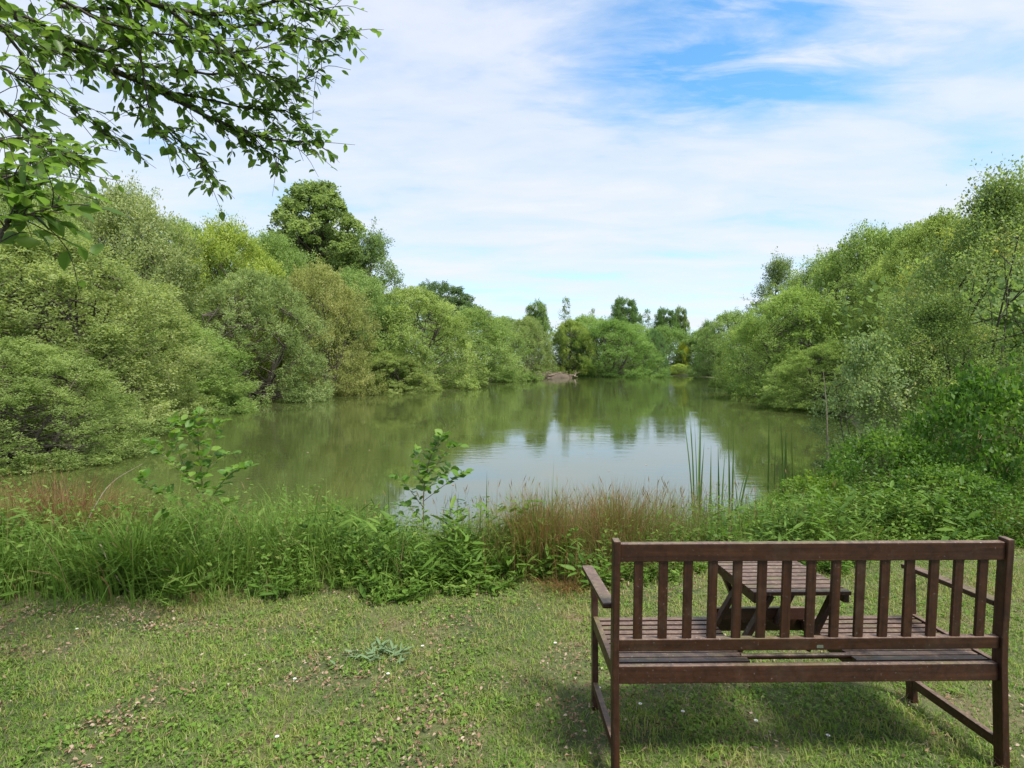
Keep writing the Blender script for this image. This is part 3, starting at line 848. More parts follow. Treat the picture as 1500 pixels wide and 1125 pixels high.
# ------------------------------------------------------------------ bench with pop-up table
m, t, out = new_mat('stained_hardwood')
tcn = N(t, 'ShaderNodeTexCoord')
oi = N(t, 'ShaderNodeObjectInfo')
off = N(t, 'ShaderNodeVectorMath', operation='ADD')
t.links.new(tcn.outputs['Object'], off.inputs[0])
sc_ = N(t, 'ShaderNodeVectorMath', operation='SCALE')
sc_.inputs[0].default_value = (7.1, 3.3, 5.7)
t.links.new(oi.outputs['Random'], sc_.inputs['Scale'])
t.links.new(sc_.outputs[0], off.inputs[1])
at_ = N(t, 'ShaderNodeAttribute', attribute_name='grain')
mpg = N(t, 'ShaderNodeMapping')
mpg.inputs['Scale'].default_value = (1, 1, 1)
t.links.new(off.outputs[0], mpg.inputs[0])
grain_x = N(t, 'ShaderNodeMapping')
grain_x.inputs['Scale'].default_value = (2.2, 60, 60)
t.links.new(off.outputs[0], grain_x.inputs[0])
ng = noise(t, grain_x.outputs[0], 1.0, 6, 0.6, 0.4)
nb = noise(t, off.outputs[0], 9, 5, 0.65)
nw = noise(t, off.outputs[0], 55, 4, 0.7)
c = ramp(t, ng, [(0.3, (0.022, 0.0075, 0.004)), (0.55, (0.040, 0.0135, 0.0065)), (0.75, (0.062, 0.023, 0.011))])
c = mix_col(t, ramp(t, nb, [(0.52, 0.0), (0.72, 0.45)]), c, (0.070, 0.046, 0.030))       # bleached and rubbed patches
geo_n = N(t, 'ShaderNodeNewGeometry')
sepn = N(t, 'ShaderNodeSeparateXYZ')
t.links.new(geo_n.outputs['Normal'], sepn.inputs[0])
topf = ramp(t, sepn.outputs[2], [(0.6, 0.0), (0.9, 1.0)])
weather = math_node(t, 'MULTIPLY', topf, ramp(t, nw, [(0.35, 0.35), (0.65, 0.85)]))
c = mix_col(t, weather, c, (0.20, 0.14, 0.105))       # greyed where rain and feet reach it
alg = math_node(t, 'MULTIPLY', topf, ramp(t, noise(t, off.outputs[0], 4.0, 4, 0.6), [(0.5, 0.0), (0.68, 0.55)]))
c = mix_col(t, alg, c, (0.12, 0.115, 0.04))             # thin algae
spk = math_node(t, 'MULTIPLY', ramp(t, sepn.outputs[2], [(0.3, 0.25), (0.9, 1.0)]), ramp(t, noise(t, off.outputs[0], 95, 2, 0.5), [(0.68, 0.0), (0.74, 0.75)]))
c = mix_col(t, spk, c, (0.36, 0.33, 0.30))              # lichen and bird specks
run = noise(t, off.outputs[0], 22, 6, 0.7, 0.8)
c = mix_col(t, 1.0, c, ramp(t, run, [(0.32, 0.62), (0.5, 1.0), (0.7, 1.35)]), 'MULTIPLY')
p = N(t, 'ShaderNodeBsdfPrincipled', Roughness=0.5)
p.inputs['Specular IOR Level'].default_value = 0.4
t.links.new(c, p.inputs['Base Color'])
t.links.new(ramp(t, nw, [(0.3, 0.38), (0.7, 0.62)]), p.inputs['Roughness'])
bmp = N(t, 'ShaderNodeBump', Strength=0.25, Distance=0.002)
t.links.new(ng, bmp.inputs['Height'])
t.links.new(bmp.outputs[0], p.inputs['Normal'])
t.links.new(p.outputs[0], out.inputs[0])
M_WOOD = m
m, t, out = new_mat('dull_metal')
p = N(t, 'ShaderNodeBsdfPrincipled', Roughness=0.5, Metallic=0.8)
p.inputs['Base Color'].default_value = (0.22, 0.24, 0.19, 1)
t.links.new(p.outputs[0], out.inputs[0])
M_METAL = m

bench = thing('garden_bench', 'dark brown slatted wooden bench with pop-up middle table, facing the pond', 'bench')
BW, BH, SEAT = 1.501, 0.887, 0.404
bz = ground_pt(0.377, 2.033)[2]
bench.location = (0.377, 2.033, 0.0)
bench.rotation_euler = Matrix.Rotation(R(0.895), 3, 'Z').to_euler()
bench.rotation_euler = (R(-3.357), 0, R(0.895))
import bmesh


def bar_mesh(path, wdt, thk, bevel=0.003, up=(0, 0, 1)):
    """a sawn bar along a path with rectangular section wdt (across) by thk (along up), edges eased; local x runs along the grain"""
    path = [Vector(p_) for p_ in path]
    bm = bmesh.new()
    rings = []
    for i, p_ in enumerate(path):
        d_ = (path[min(i + 1, len(path) - 1)] - path[max(i - 1, 0)]).normalized()
        s = d_.cross(Vector(up)).normalized()
        u = s.cross(d_).normalized()
        rings.append([bm.verts.new(p_ + s * a * wdt / 2 + u * b * thk / 2) for a, b in ((-1, -1), (1, -1), (1, 1), (-1, 1))])
    for a, b in zip(rings, rings[1:]):
        for i in range(4):
            bm.faces.new((a[i], a[(i + 1) % 4], b[(i + 1) % 4], b[i]))
    bm.faces.new(rings[0][::-1])
    bm.faces.new(rings[-1])
    bmesh.ops.recalc_face_normals(bm, faces=bm.faces)
    es = [e for e in bm.edges if e.calc_face_angle(0) > 0.6]
    bmesh.ops.bevel(bm, geom=es, offset=bevel, segments=2, affect='EDGES', profile=0.6)
    return bm


def bar(name, path, wdt, thk, parent=bench, up=(0, 0, 1), bevel=0.003, mat=None, **props):
    bm = bar_mesh(path, wdt, thk, bevel, up)
    a, b = Vector(path[0]), Vector(path[-1])
    x = (b - a).normalized()
    yv = Vector(up).cross(x).normalized()
    rot = Matrix((x, yv, x.cross(yv))).transposed().to_4x4()
    mt = Matrix.Translation((a + b) / 2) @ rot
    bm.transform(mt.inverted())
    me = bpy.data.meshes.new(name)
    bm.to_mesh(me)
    bm.free()
    me.materials.append(mat or M_WOOD)
    o = link(name, me, parent, **props)
    o.matrix_local = (parent.matrix_basis.inverted() @ mt) if False else mt
    return o


PT = 0.047           # post depth
for u in (0.0125, BW - 0.0125):     # rear posts, raked back above the seat, tops rounded
    bar('rear_post', [(u, PT / 2, -0.02), (u, PT / 2, 0.40), (u, PT / 2 - 0.006, 0.52), (u, PT / 2 - 0.040, BH - 0.012), (u, PT / 2 - 0.041, BH)], 0.026, PT, up=(0, 1, 0), bevel=0.005)
V1 = 0.4705
for u in (0.0125, BW - 0.0125):
    bar('front_leg', [(u, V1 + 0.022, -0.02), (u, V1 + 0.022, 0.602)], 0.026, 0.044, up=(0, 1, 0))
    bar('stretcher', [(u, PT, 0.095), (u, V1, 0.095)], 0.024, 0.040)
    bar('side_rail', [(u + (0.001 if u < 1 else -0.001), PT, 0.375), (u + (0.001 if u < 1 else -0.001), V1, 0.385)], 0.022, 0.058)
for sgn, u in ((-1, -0.008), (1, BW + 0.008)):      # armrests: broad flat boards, a little outboard, nose rounded
    bar('armrest', [(u + 0.004 * -sgn, PT - 0.012, 0.622), (u, 0.28, 0.618), (u + 0.004 * sgn, V1 + 0.065, 0.612), (u + 0.004 * sgn, V1 + 0.082, 0.611)], 0.052, 0.022, bevel=0.006)


def yback(w):        # the rake of the back at height w, along the rear face
    return -0.041 * np.clip((w - 0.45) / (BH - 0.45), 0, 1)


def rail(name, w0, w1, inset, thk):
    y0 = float(yback(w0)) + inset + thk / 2
    y1 = float(yback(w1)) + inset + thk / 2
    upv = Vector((0, y1 - y0, w1 - w0)).normalized()
    return bar(name, [(0.0258, (y0 + y1) / 2, (w0 + w1) / 2), (BW - 0.0258, (y0 + y1) / 2, (w0 + w1) / 2)], thk, w1 - w0, up=tuple(upv))


rail('top_rail', 0.806, 0.874, 0.010, 0.028)
rail('lower_rail', 0.462, 0.508, 0.010, 0.026)
rail('seat_rail', SEAT - 0.066, SEAT - 0.001, 0.014, 0.026)
bar('seat_rail', [(0.0258, V1 + 0.022, SEAT - 0.038), (BW - 0.0258, V1 + 0.022, SEAT - 0.038)], 0.026, 0.055)
for i in range(15):
    u = 0.0975 + i * (BW - 0.195) / 14
    bar('back_slat', [(u, float(yback(0.508)) + 0.023, 0.5085), (u, float(yback(0.806)) + 0.023, 0.8055)], 0.0335, 0.014, up=(0, 1, 0), bevel=0.002)
TL, TR = 0.545, 0.945          # the middle bay that folds up
for i in range(10):
    v = 0.0625 + i * 0.0444
    sag = SEAT - 0.006 - 0.006 * math.sin(math.pi * i / 9)
    bar('seat_slat', [(0.026, v, sag), (TL - 0.006, v, sag)], 0.034, 0.016, bevel=0.002)
    bar('seat_slat', [(TR + 0.006, v, sag), (BW - 0.026 - (0.0 if i > 1 else 0.012), v, sag)], 0.034, 0.016, bevel=0.002)
for u in (TL - 0.03, TR + 0.03):
    bar('seat_bearer', [(u, PT - 0.005, SEAT - 0.040), (u, V1 + 0.008, SEAT - 0.040)], 0.024, 0.040)
TZ = 0.655
tab = thing('table_top', None, None)
del_keys = [k_ for k_ in tab.keys()]
tab.parent = bench
tab.location = (0, 0, 0)
for i in range(9):
    v = 0.078 + i * 0.0495
    bar('table_slat', [(TL + 0.016, v, TZ), (TR - 0.002, v, TZ)], 0.039, 0.015, parent=tab, bevel=0.002)
for u in (TL + 0.032, TR - 0.015):
    bar('table_batten', [(u, 0.07, TZ - 0.024), (u, 0.485, TZ - 0.024)], 0.022, 0.032, parent=tab)
# crossed folding legs and their rods
for v, s in ((0.15, 1), (0.40, 1)):
    bar('table_leg', [(TL - 0.010, v, SEAT - 0.005), (TL + 0.125, v, TZ - 0.034)], 0.020, 0.034, up=(0, 1, 0))
    bar('table_leg', [(TR - 0.135, v, SEAT - 0.005), (TR - 0.020, v, TZ - 0.034)], 0.020, 0.034, up=(0, 1, 0))
bar('table_leg', [(TL + 0.135, 0.44, SEAT - 0.005), (TL + 0.045, 0.44, TZ - 0.034)], 0.020, 0.034, up=(0, 1, 0))
bar('crossbar', [(TL - 0.018, 0.44, SEAT + 0.03), (TR + 0.018, 0.44, SEAT + 0.03)], 0.020, 0.055)
for v, z_ in ((0.100, SEAT - 0.006),):
    g = Geo()
    tube(g, [(TL - 0.02, v, z_), (TR + 0.02, v, z_)], 0.011, 12)
    link('pivot_rod', g.mesh('pivot_rod', M_WOOD, True), bench)
bar('maker_plate', [(0.775, 0.0085, 0.485), (0.800, 0.0085, 0.485)], 0.003, 0.032, mat=M_METAL, bevel=0.0008)
g = Geo()
kn = np.linspace(0, 1, 40)
tube(g, np.stack([1.005 + 0.035 * np.cos(kn * 15) * (1 - 0.3 * kn) + 0.03 * kn, 0.125 + 0.03 * np.sin(kn * 11), SEAT + 0.018 + 0.010 * np.abs(np.sin(kn * 19))], 1), 0.0028, 6)
link('latch_cord', g.mesh('latch_cord', M_STICK, True), bench)

# ------------------------------------------------------------------ lawn
gr = np.random.default_rng(31)
edge_x = np.array([-9, -3.3, -2.05, -0.9, 0.0, 0.6, 1.6, 2.75, 3.9, 4.85, 8])
edge_y = np.array([3.6, 3.59, 3.77, 3.86, 4.02, 4.10, 4.40, 4.55, 4.97, 5.3, 6.0])


def lawn_edge(x):
    return np.interp(x, edge_x, edge_y) + 0.09 * np.sin(x * 4.1 + 0.8) + 0.06 * np.sin(x * 9) + 0.04 * np.sin(x * 23 + 1)


def value_noise(x, y, s, seed):
    r = np.random.default_rng(seed)
    T = r.uniform(0, 1, (64, 64))
    fx, fy = x / s, y / s
    i, j = np.floor(fx).astype(int), np.floor(fy).astype(int)
    a, b = fx - i, fy - j
    a, b = a * a * (3 - 2 * a), b * b * (3 - 2 * b)
    return (T[i % 64, j % 64] * (1 - a) * (1 - b) + T[(i + 1) % 64, j % 64] * a * (1 - b) + T[i % 64, (j + 1) % 64] * (1 - a) * b + T[(i + 1) % 64, (j + 1) % 64] * a * b)


n = 270000
y = 1.0 + 4.6 * gr.uniform(0, 1, n) ** 1.15
x = gr.uniform(-1, 1, n) * (1.1 * y + 0.8)
ok = (y < lawn_edge(x) + 0.1)
x, y = x[ok], y[ok]
patch = value_noise(x, y, 0.45, 1) * 0.6 + value_noise(x, y, 0.15, 2) * 0.4
worn = value_noise(x, y, 0.34, 3) * 0.6 + value_noise(x, y, 0.09, 4) * 0.4
ok = gr.uniform(0, 1, len(x)) > np.clip((worn - 0.52) * 3.2, 0, 0.8)
x, y, patch, worn = x[ok], y[ok], patch[ok], worn[ok]
n = len(x)
far_yellow = np.clip((y - 2.7) / 1.0, 0, 1)
tint = np.clip(0.30 + 0.35 * patch + 0.16 * far_yellow + gr.normal(0, 0.12, n), 0, 0.84)
dry = gr.uniform(0, 1, n) < 0.05 + 0.07 * far_yellow + 0.10 * (worn > 0.5)
tint = np.where(dry, gr.uniform(0.86, 1.0, n), tint)
hgt = gr.uniform(0.016, 0.046, n) * (0.6 + 0.8 * patch)
tuft = value_noise(x, y, 0.045, 21)
hgt *= 0.6 + 0.8 * tuft
tint = np.where(dry, tint, np.clip(tint + (tuft - 0.5) * 0.45, 0, 0.84))
g = Geo()
add_blades(g, np.stack([x, y, ground_z(x, y) - 0.002], 1), gr.uniform(0, 6.28, n), hgt, gr.uniform(0.3, 1.5, n), gr.uniform(0.0028, 0.006, n), tint, seg=2, r=gr)
# small round weed leaves between the blades
n = 60000
y = 1.0 + 4.2 * gr.uniform(0, 1, n) ** 1.2
x = gr.uniform(-1, 1, n) * (1.1 * y + 0.8)
cl_ = value_noise(x, y, 0.28, 8) * 0.6 + value_noise(x, y, 0.09, 9) * 0.4
ok = (y < lawn_edge(x)) & (cl_ > 0.5)
x, y = x[ok], y[ok]
n = len(x)
ln = gr.uniform(0.010, 0.026, n)
add_leaves(g, np.stack([x, y, ground_z(x, y) + gr.uniform(0.004, 0.024, n)], 1), gr.normal(0, 1, (n, 3)) * (1, 1, 0.25), gr.normal(0, 0.35, (n, 3)) + np.array([0, 0, 1.0]), ln, ln * 0.8, np.clip(gr.normal(0.32, 0.14, n), 0, 0.7))
link('lawn_grass', g.mesh('lawn_grass', M_LAWN), kind='stuff', label='short patchy mown grass and small weeds of the lawn', category='grass')

# dead leaves, clippings
g = Geo()
n = 52000
y = 1.3 + 3.2 * gr.uniform(0, 1, n)
x = gr.uniform(-1, 1, n) * (1.0 * y + 0.6)
w_ = value_noise(x, y, 0.34, 3) * 0.6 + value_noise(x, y, 0.09, 4) * 0.4
ok = (gr.uniform(0, 1, n) < np.clip((w_ - 0.50) * 3.5, 0.015, 1) * np.clip(0.75 - 0.28 * x, 0.3, 1.2)) & (y < lawn_edge(x) + 0.05)
x, y = x[ok], y[ok]
n = len(x)
ln = gr.uniform(0.006, 0.024, n)
add_leaves(g, np.stack([x, y, ground_z(x, y) + gr.uniform(0.008, 0.034, n)], 1), gr.normal(0, 1, (n, 3)) * (1, 1, 0.3), gr.normal(0, 0.5, (n, 3)) + np.array([0, 0, 1.0]), ln, ln * gr.uniform(0.3, 0.8, n), np.clip(gr.normal(0.55, 0.25, n), 0, 1), fold=0.35, rich=True)
n = 5000
y = 1.3 + 3.2 * gr.uniform(0, 1, n)
x = gr.uniform(-1, 1, n) * (1.0 * y + 0.6)
ok = y < lawn_edge(x) + 0.05
x, y = x[ok], y[ok]
n = len(x)
add_blades(g, np.stack([x, y, ground_z(x, y) + gr.uniform(0.006, 0.024, n)], 1), gr.uniform(0, 6.28, n), gr.uniform(0.015, 0.06, n), gr.uniform(1.35, 1.6, n), 0.0016, gr.uniform(0.6, 1.0, n), seg=2, r=gr)
link('leaf_litter', g.mesh('leaf_litter', M_LITTER), kind='stuff', label='brown dead leaves and dry clippings strewn over the lawn', category='litter')

# ------------------------------------------------------------------ growth on the near bank
vr = np.random.default_rng(41)


def bank_points(n):
    x = vr.uniform(-9, 6.5, n)
    e = lawn_edge(x)
    y = e + (7.4 - e) * vr.uniform(0, 1, n) ** 1.1
    s = pond_distance(x, y)
    ok = s > -0.35
    return x[ok], y[ok], s[ok]


x, y, s = bank_points(52000)
zone = value_noise(x, y, 0.8, 12)
zone2 = value_noise(x, y, 0.3, 13)
n = len(x)
front = np.clip((y - lawn_edge(x)) / 0.5, 0.22, 1)
brown = np.clip(1.4 - np.abs(x - 0.9) / 0.9, 0, 1) * 0.7 + np.clip(1.3 - np.abs(x + 4.6) / 1.3, 0, 1) * np.clip((y - 4.6) / 0.6, 0, 1)
hgt = (0.14 + 0.42 * zone ** 1.3 + 0.24 * zone2) * np.where(x < -1.2, 1.35, 1.08) * np.where((x < -3.0) & (y > 4.7), 0.6, 1.0) * front * vr.uniform(0.55, 1.3, n) * (1 + 0.35 * np.clip(brown, 0, 1))
tint = np.clip(vr.normal(0.42, 0.13, n) + 0.1 * zone2, 0, 0.78)
tint = np.where(vr.uniform(0, 1, n) < 0.05 + 0.5 * np.clip(brown, 0, 1), vr.uniform(0.8, 1.0, n), tint)
g = Geo()
add_blades(g, np.stack([x, y, ground_z(x, y) - 0.01], 1), vr.uniform(0, 6.28, n), hgt, vr.uniform(0.1, 1.1, n), vr.uniform(0.003, 0.008, n), tint, seg=3, r=vr)
# dry stalks and seed heads standing above the leaves
x, y, s = bank_points(9000)
pick = np.clip(1.2 - np.abs(x - 0.9) / 1.6, 0.08, 1) + 0.45 * np.clip(1.2 - np.abs(x + 4.6) / 1.4, 0, 1)
ok = (vr.uniform(0, 1, len(x)) < pick * 0.75) & (y > lawn_edge(x) + 0.35)
x, y = x[ok], y[ok]
n = len(x)
P = np.stack([x, y, ground_z(x, y) - 0.01], 1)
az, hh, le = vr.uniform(0, 6.28, n), vr.uniform(0.42, 0.86, n), np.abs(vr.normal(0.12, 0.22, n))
tn = vr.uniform(0.8, 1.0, n)
add_blades(g, P, az, hh, le, 0.0032, tn, seg=4, r=vr)
tip = P + np.stack([np.cos(az) * np.sin(le), np.sin(az) * np.sin(le), np.cos(le)], 1) * (hh * 0.86)[:, None]
add_leaves(g, tip, np.stack([np.cos(az) * 0.4, np.sin(az) * 0.4, np.ones(n)], 1), vr.normal(0, 1, (n, 3)), vr.uniform(0.05, 0.11, n), 0.008, tn)
# low leafy weeds
x, y, s = bank_points(9000)
ok = (s > 0.1) & (value_noise(x, y, 0.6, 15) > 0.36)
x, y = x[ok], y[ok]
for q in range(len(x)):
    pass
k_ = 12
n = len(x)
hh = vr.uniform(0.14, 0.72, n) * np.where(x < -1.0, 1.1, 0.9) * np.clip((y - lawn_edge(x)) / 0.45, 0.3, 1)
P0 = np.stack([x, y, ground_z(x, y)], 1)
lev = (np.arange(k_)[None, :] + vr.uniform(0, 1, (n, k_))) / k_
off = vr.normal(0, 0.035, (n, 2))
P = np.repeat(P0, k_, 0)
P[:, 2] += (lev * hh[:, None]).ravel()
P[:, :2] += (lev[:, :, None] * off[:, None, :]).reshape(-1, 2)
az = np.arange(n * k_) * 2.4 + vr.uniform(0, 1, n * k_)
axs = np.stack([np.cos(az), np.sin(az), vr.uniform(-0.15, 0.6, n * k_)], 1)
ln = vr.uniform(0.035, 0.09, n * k_) * (1.1 - 0.5 * lev.ravel())
add_leaves(g, P, axs, vr.normal(0, 0.3, P.shape) + np.array([0, 0, 1.0]), ln, ln * np.repeat(vr.uniform(0.22, 0.6, n), k_), np.clip(np.repeat(vr.normal(0.45, 0.13, n), k_) + vr.normal(0, 0.07, n * k_), 0, 0.74))
link('bank_grass', g.mesh('bank_grass', M_GRASS), kind='stuff', label='rough grass and leafy weeds covering the near bank', category='grass')

# broad arching weeds in darker clumps
x, y, s = bank_points(2600)
cl_ = value_noise(x, y, 0.7, 51)
ok = (cl_ > 0.5 + 0.12 * (x > 0)) & (y > lawn_edge(x) + 0.05) & (s > 0.15)
x, y = x[ok], y[ok]
n, k_ = len(x), 12
P = np.repeat(np.stack([x, y, ground_z(x, y)], 1), k_, 0)
lev = vr.uniform(0.1, 1, n * k_)
hh = np.repeat(vr.uniform(0.2, 0.6, n) * np.clip((y - lawn_edge(x)) / 0.4, 0.4, 1), k_)
P[:, 2] += lev * hh
P[:, :2] += vr.normal(0, 0.04, (n * k_, 2))
az = vr.uniform(0, 6.28, n * k_)
ln = vr.uniform(0.07, 0.16, n * k_)
add_leaves(g2 := Geo(), P, np.stack([np.cos(az), np.sin(az), vr.uniform(-0.1, 0.9, n * k_)], 1), vr.normal(0, 0.3, (n * k_, 3)) + np.array([0, 0, 1.0]), ln, ln * np.repeat(vr.uniform(0.16, 0.34, n), k_),
           np.clip(np.repeat(vr.normal(0.34, 0.14, n), k_) + vr.normal(0, 0.06, n * k_), 0, 0.72), rich=True)
link('bank_weeds', g2.mesh('bank_weeds', M_GRASS), kind='stuff', label='broad arching weed leaves in dark clumps on the near bank', category='weeds')

# specks of leaf and blossom afloat
r = np.random.default_rng(63)
n = 260
x, y = r.uniform(-12, 24, n), 8 + 70 * r.uniform(0, 1, n) ** 1.6
ok = pond_distance(x, y) < -0.5
P = np.stack([x, y, np.full(n, WATER + 0.004)], 1)[ok]
n = len(P)
ln = r.uniform(0.03, 0.09, n)
add_leaves(g2 := Geo(), P, np.concatenate([r.normal(0, 1, (n, 2)), np.zeros((n, 1))], 1), np.tile([0, 0, 1.0], (n, 1)), ln, ln * 0.6, r.uniform(0.5, 1, n), fold=0.05)
link('floating_leaves', g2.mesh('floating_leaves', M_LITTER), kind='stuff', label='tiny leaves and specks afloat on the pond', category='leaves')

TG = 'tussocks on the near bank'


def tussock(label, px, D, n, h, spread, lean, width, tlo, thi, dry=0.0, seed=0, tint=(1, 1, 1), x=None):
    r = np.random.default_rng(seed)
    X = (px - 750) / F * D
    b = ground_pt(X, D)
    e = thing('grass_tussock', label, 'grass', tuple(b), TG)
    rad = np.abs(r.normal(0, spread, n))
    th_ = r.uniform(0, 6.28, n)
    P = np.stack([rad * np.cos(th_), rad * np.sin(th_), np.zeros(n)], 1)
    P[:, 2] = ground_z(P[:, 0] + X, P[:, 1] + D) - b[2] - 0.02
    t_ = r.uniform(tlo, thi, n)
    t_ = np.where(r.uniform(0, 1, n) < dry, r.uniform(0.84, 1, n), t_)
    g = Geo()
    add_blades(g, P, th_ + r.normal(0, 0.7, n), h * r.uniform(0.5, 1.15, n), np.abs(r.normal(lean, 0.3, n)), width * r.uniform(0.6, 1.3, n), t_, seg=4, r=r)
    o = link('blades', g.mesh('blades', M_TUSSOCK), e, kind='stuff')
    o.color = (*tint, 1)
    return e


tussock('big bright green leafy clump at the lawn edge below the left sapling', 190, 4.15, 900, 0.52, 0.20, 0.55, 0.013, 0.30, 0.62, 0.02, 1)
tussock('green tuft bulging onto the lawn right of the big bright clump', 275, 4.1, 600, 0.40, 0.16, 0.65, 0.011, 0.30, 0.65, 0.02, 2)
tussock('soft light green grass tuft at the left edge of the lawn', 25, 4.25, 600, 0.40, 0.20, 0.7, 0.008, 0.40, 0.70, 0.02, 3)
tussock('reddish brown dead grass tussock at the left edge by the water', 85, 5.3, 2200, 0.92, 0.34, 0.6, 0.0042, 0.45, 0.75, 0.85, 4, (0.95, 0.72, 0.72))
tussock('second reddish grass tussock between the left edge one and the sapling', 165, 5.2, 1300, 0.74, 0.26, 0.55, 0.004, 0.40, 0.75, 0.7, 5, (0.95, 0.75, 0.72))
tussock('brown seeding grass tussock left of the bench', 790, 4.6, 1700, 0.68, 0.22, 0.45, 0.0045, 0.40, 0.75, 0.6, 6, (1, 0.85, 0.8))
tussock('tan dry grass tussock just behind the left end of the bench back', 900, 4.85, 1700, 0.72, 0.25, 0.4, 0.004, 0.45, 0.75, 0.75, 7, (1, 0.86, 0.82))
tussock('green grass tuft at the foot of the middle sapling', 690, 4.6, 800, 0.48, 0.20, 0.5, 0.006, 0.30, 0.62, 0.06, 8)
tussock('pale dry grass stand with fine stems right of the tan tussock', 985, 5.3, 1000, 0.72, 0.24, 0.32, 0.0035, 0.5, 0.78, 0.55, 9)
tussock('lush green tuft between the two saplings', 430, 4.5, 800, 0.42, 0.22, 0.6, 0.008, 0.35, 0.68, 0.03, 10)
tussock('green tuft left of the middle sapling at the lawn edge', 560, 4.45, 700, 0.38, 0.20, 0.6, 0.007, 0.30, 0.62, 0.05, 11)
tussock('arching green grass behind the bench table', 1190, 5.2, 700, 0.45, 0.25, 0.75, 0.007, 0.40, 0.68, 0.08, 12)
tussock('straw coloured grass tuft at the bench right-hand end', 1465, 5.7, 500, 0.42, 0.25, 0.8, 0.005, 0.5, 0.76, 0.45, 13)

tussock('flattened straw of cut grass under the lush left clumps', 285, 3.86, 420, 0.16, 0.20, 1.25, 0.004, 0.66, 0.8, 0.6, 14)
tussock('brown heap of cut grass at the lawn edge beside the bench armrest', 835, 4.08, 480, 0.17, 0.15, 1.2, 0.004, 0.6, 0.8, 0.75, 15, (0.9, 0.72, 0.6))

RG = 'reed clumps in the shallows'


def reeds(label, blades, name='reed_clump', wd=0.020):
    """blades: (px foot, py foot, D, px tip, py tip)"""
    b0 = ground_pt((blades[0][0] - 750) / F * blades[0][2], blades[0][2])
    e = thing(name, label, 'reeds', tuple(b0), RG)
    r = np.random.default_rng(len(label))
    for (fx, fy, D, tx, ty) in blades:
        foot, tip = at(fx, fy, D), at(tx, ty, D + r.uniform(-0.12, 0.12))
        foot[2] = min(foot[2], float(ground_z(np.array([foot[0]]), np.array([foot[1]]))[0]) - 0.03)
        L = np.linalg.norm(tip - foot)
        mid = foot * 0.5 + tip * 0.5 + np.array([(foot[0] - tip[0]) * 0.16, 0, 0.03])
        pts = curve_pts([foot, mid, tip], 10)
        s = np.linspace(0, 1, len(pts))
        w_ = wd * r.uniform(0.7, 1.2) * np.minimum(1, 0.75 + s) * np.clip((1 - s) * 2.2, 0.03, 1) * 0.5
        sd3 = unit(np.array([1, r.normal(0, 0.5), 0]))
        g = Geo()
        v = np.stack([pts - sd3 * w_[:, None], pts + np.array([0, -0.15, 0]) * w_[:, None], pts + sd3 * w_[:, None]], 1)
        i_ = np.arange(len(pts) - 1) * 3
        q_ = np.concatenate([np.stack([i_, i_ + 1, i_ + 4, i_ + 3], 1), np.stack([i_ + 1, i_ + 2, i_ + 5, i_ + 4], 1)])
        g.add(v - b0, q_, qt=r.uniform(0.1, 0.9))
        link('blade', g.mesh('blade', M_REED, True), e)
    return e


reeds('tall upright reeds standing highest against the bright water', [(1024, 770, 6.6, 1027, 563), (1021, 770, 6.6, 996, 568), (1026, 772, 6.5, 1028, 575), (1022, 770, 6.6, 1008, 580), (1025, 770, 6.7, 1018, 612), (1020, 775, 6.6, 1012, 606), (1028, 770, 6.6, 1033, 645)])
reeds('bent reeds right of the tallest ones, one blade leaning right', [(1075, 780, 6.6, 1076, 622), (1072, 780, 6.6, 1068, 628), (1080, 780, 6.6, 1115, 636), (1078, 780, 6.5, 1104, 655), (1055, 780, 6.6, 1053, 648), (1060, 780, 6.6, 1064, 655), (1042, 780, 6.6, 1043, 650), (1085, 780, 6.6, 1074, 668)])
reeds('short dense fresh green reeds beside the low bramble', [(1150 + 4 * i, 760, 7.6, 1142 + 6.2 * i, 668 + (i * 37) % 26) for i in range(9)], wd=0.026)
reeds('far thin reeds standing in open water near the right bank', [(1164, 690, 9.6, 1160, 612), (1150, 688, 9.6, 1144, 605), (1128, 690, 9.6, 1127, 596), (1154, 690, 9.6, 1153, 622), (1136, 690, 9.6, 1138, 635)], wd=0.03)
reeds('broad green reeds behind the left sapling, near its stem', [(305 + 7 * i, 800, 5.7, 300 + 9 * i, 690 + (i * 53) % 40) for i in range(6)], wd=0.022)
reeds('reeds in the water left of the middle sapling', [(375 + 9 * i, 790, 6.3, 362 + 12 * i, 708 + (i * 41) % 38) for i in range(9)], wd=0.022)
reeds('few green reeds beside the left reddish tussock', [(118 + 8 * i, 770, 6.2, 122 + 10 * i, 672 + (i * 29) % 24) for i in range(4)], wd=0.024)
reeds('dark reeds against the bright water around the middle sapling', [(560, 800, 5.9, 562, 715), (570, 800, 5.9, 566, 690), (655, 800, 5.8, 662, 715), (645, 800, 5.8, 660, 735), (668, 800, 5.8, 671, 722), (700, 800, 5.7, 706, 728), (712, 800, 5.7, 713, 690)], wd=0.014)
reeds('single straight dark stem rising from the centre tussock', [(808, 800, 5.2, 812, 664), (806, 800, 5.2, 803, 700)], wd=0.010)

# leafy saplings, every leaf its own
SAPLEAF = []
for v_ in range(5):
    g = Geo()
    add_leaves(g, np.zeros((1, 3)), np.array([[0, 1.0, 0]]), np.array([[0, 0, 1.0]]), 1.0, 0.72 + 0.03 * v_, np.array([0.15 + 0.17 * v_]), fold=0.14, rich=True)
    SAPLEAF.append(g.mesh('leaf', M_SAPLEAF, True))


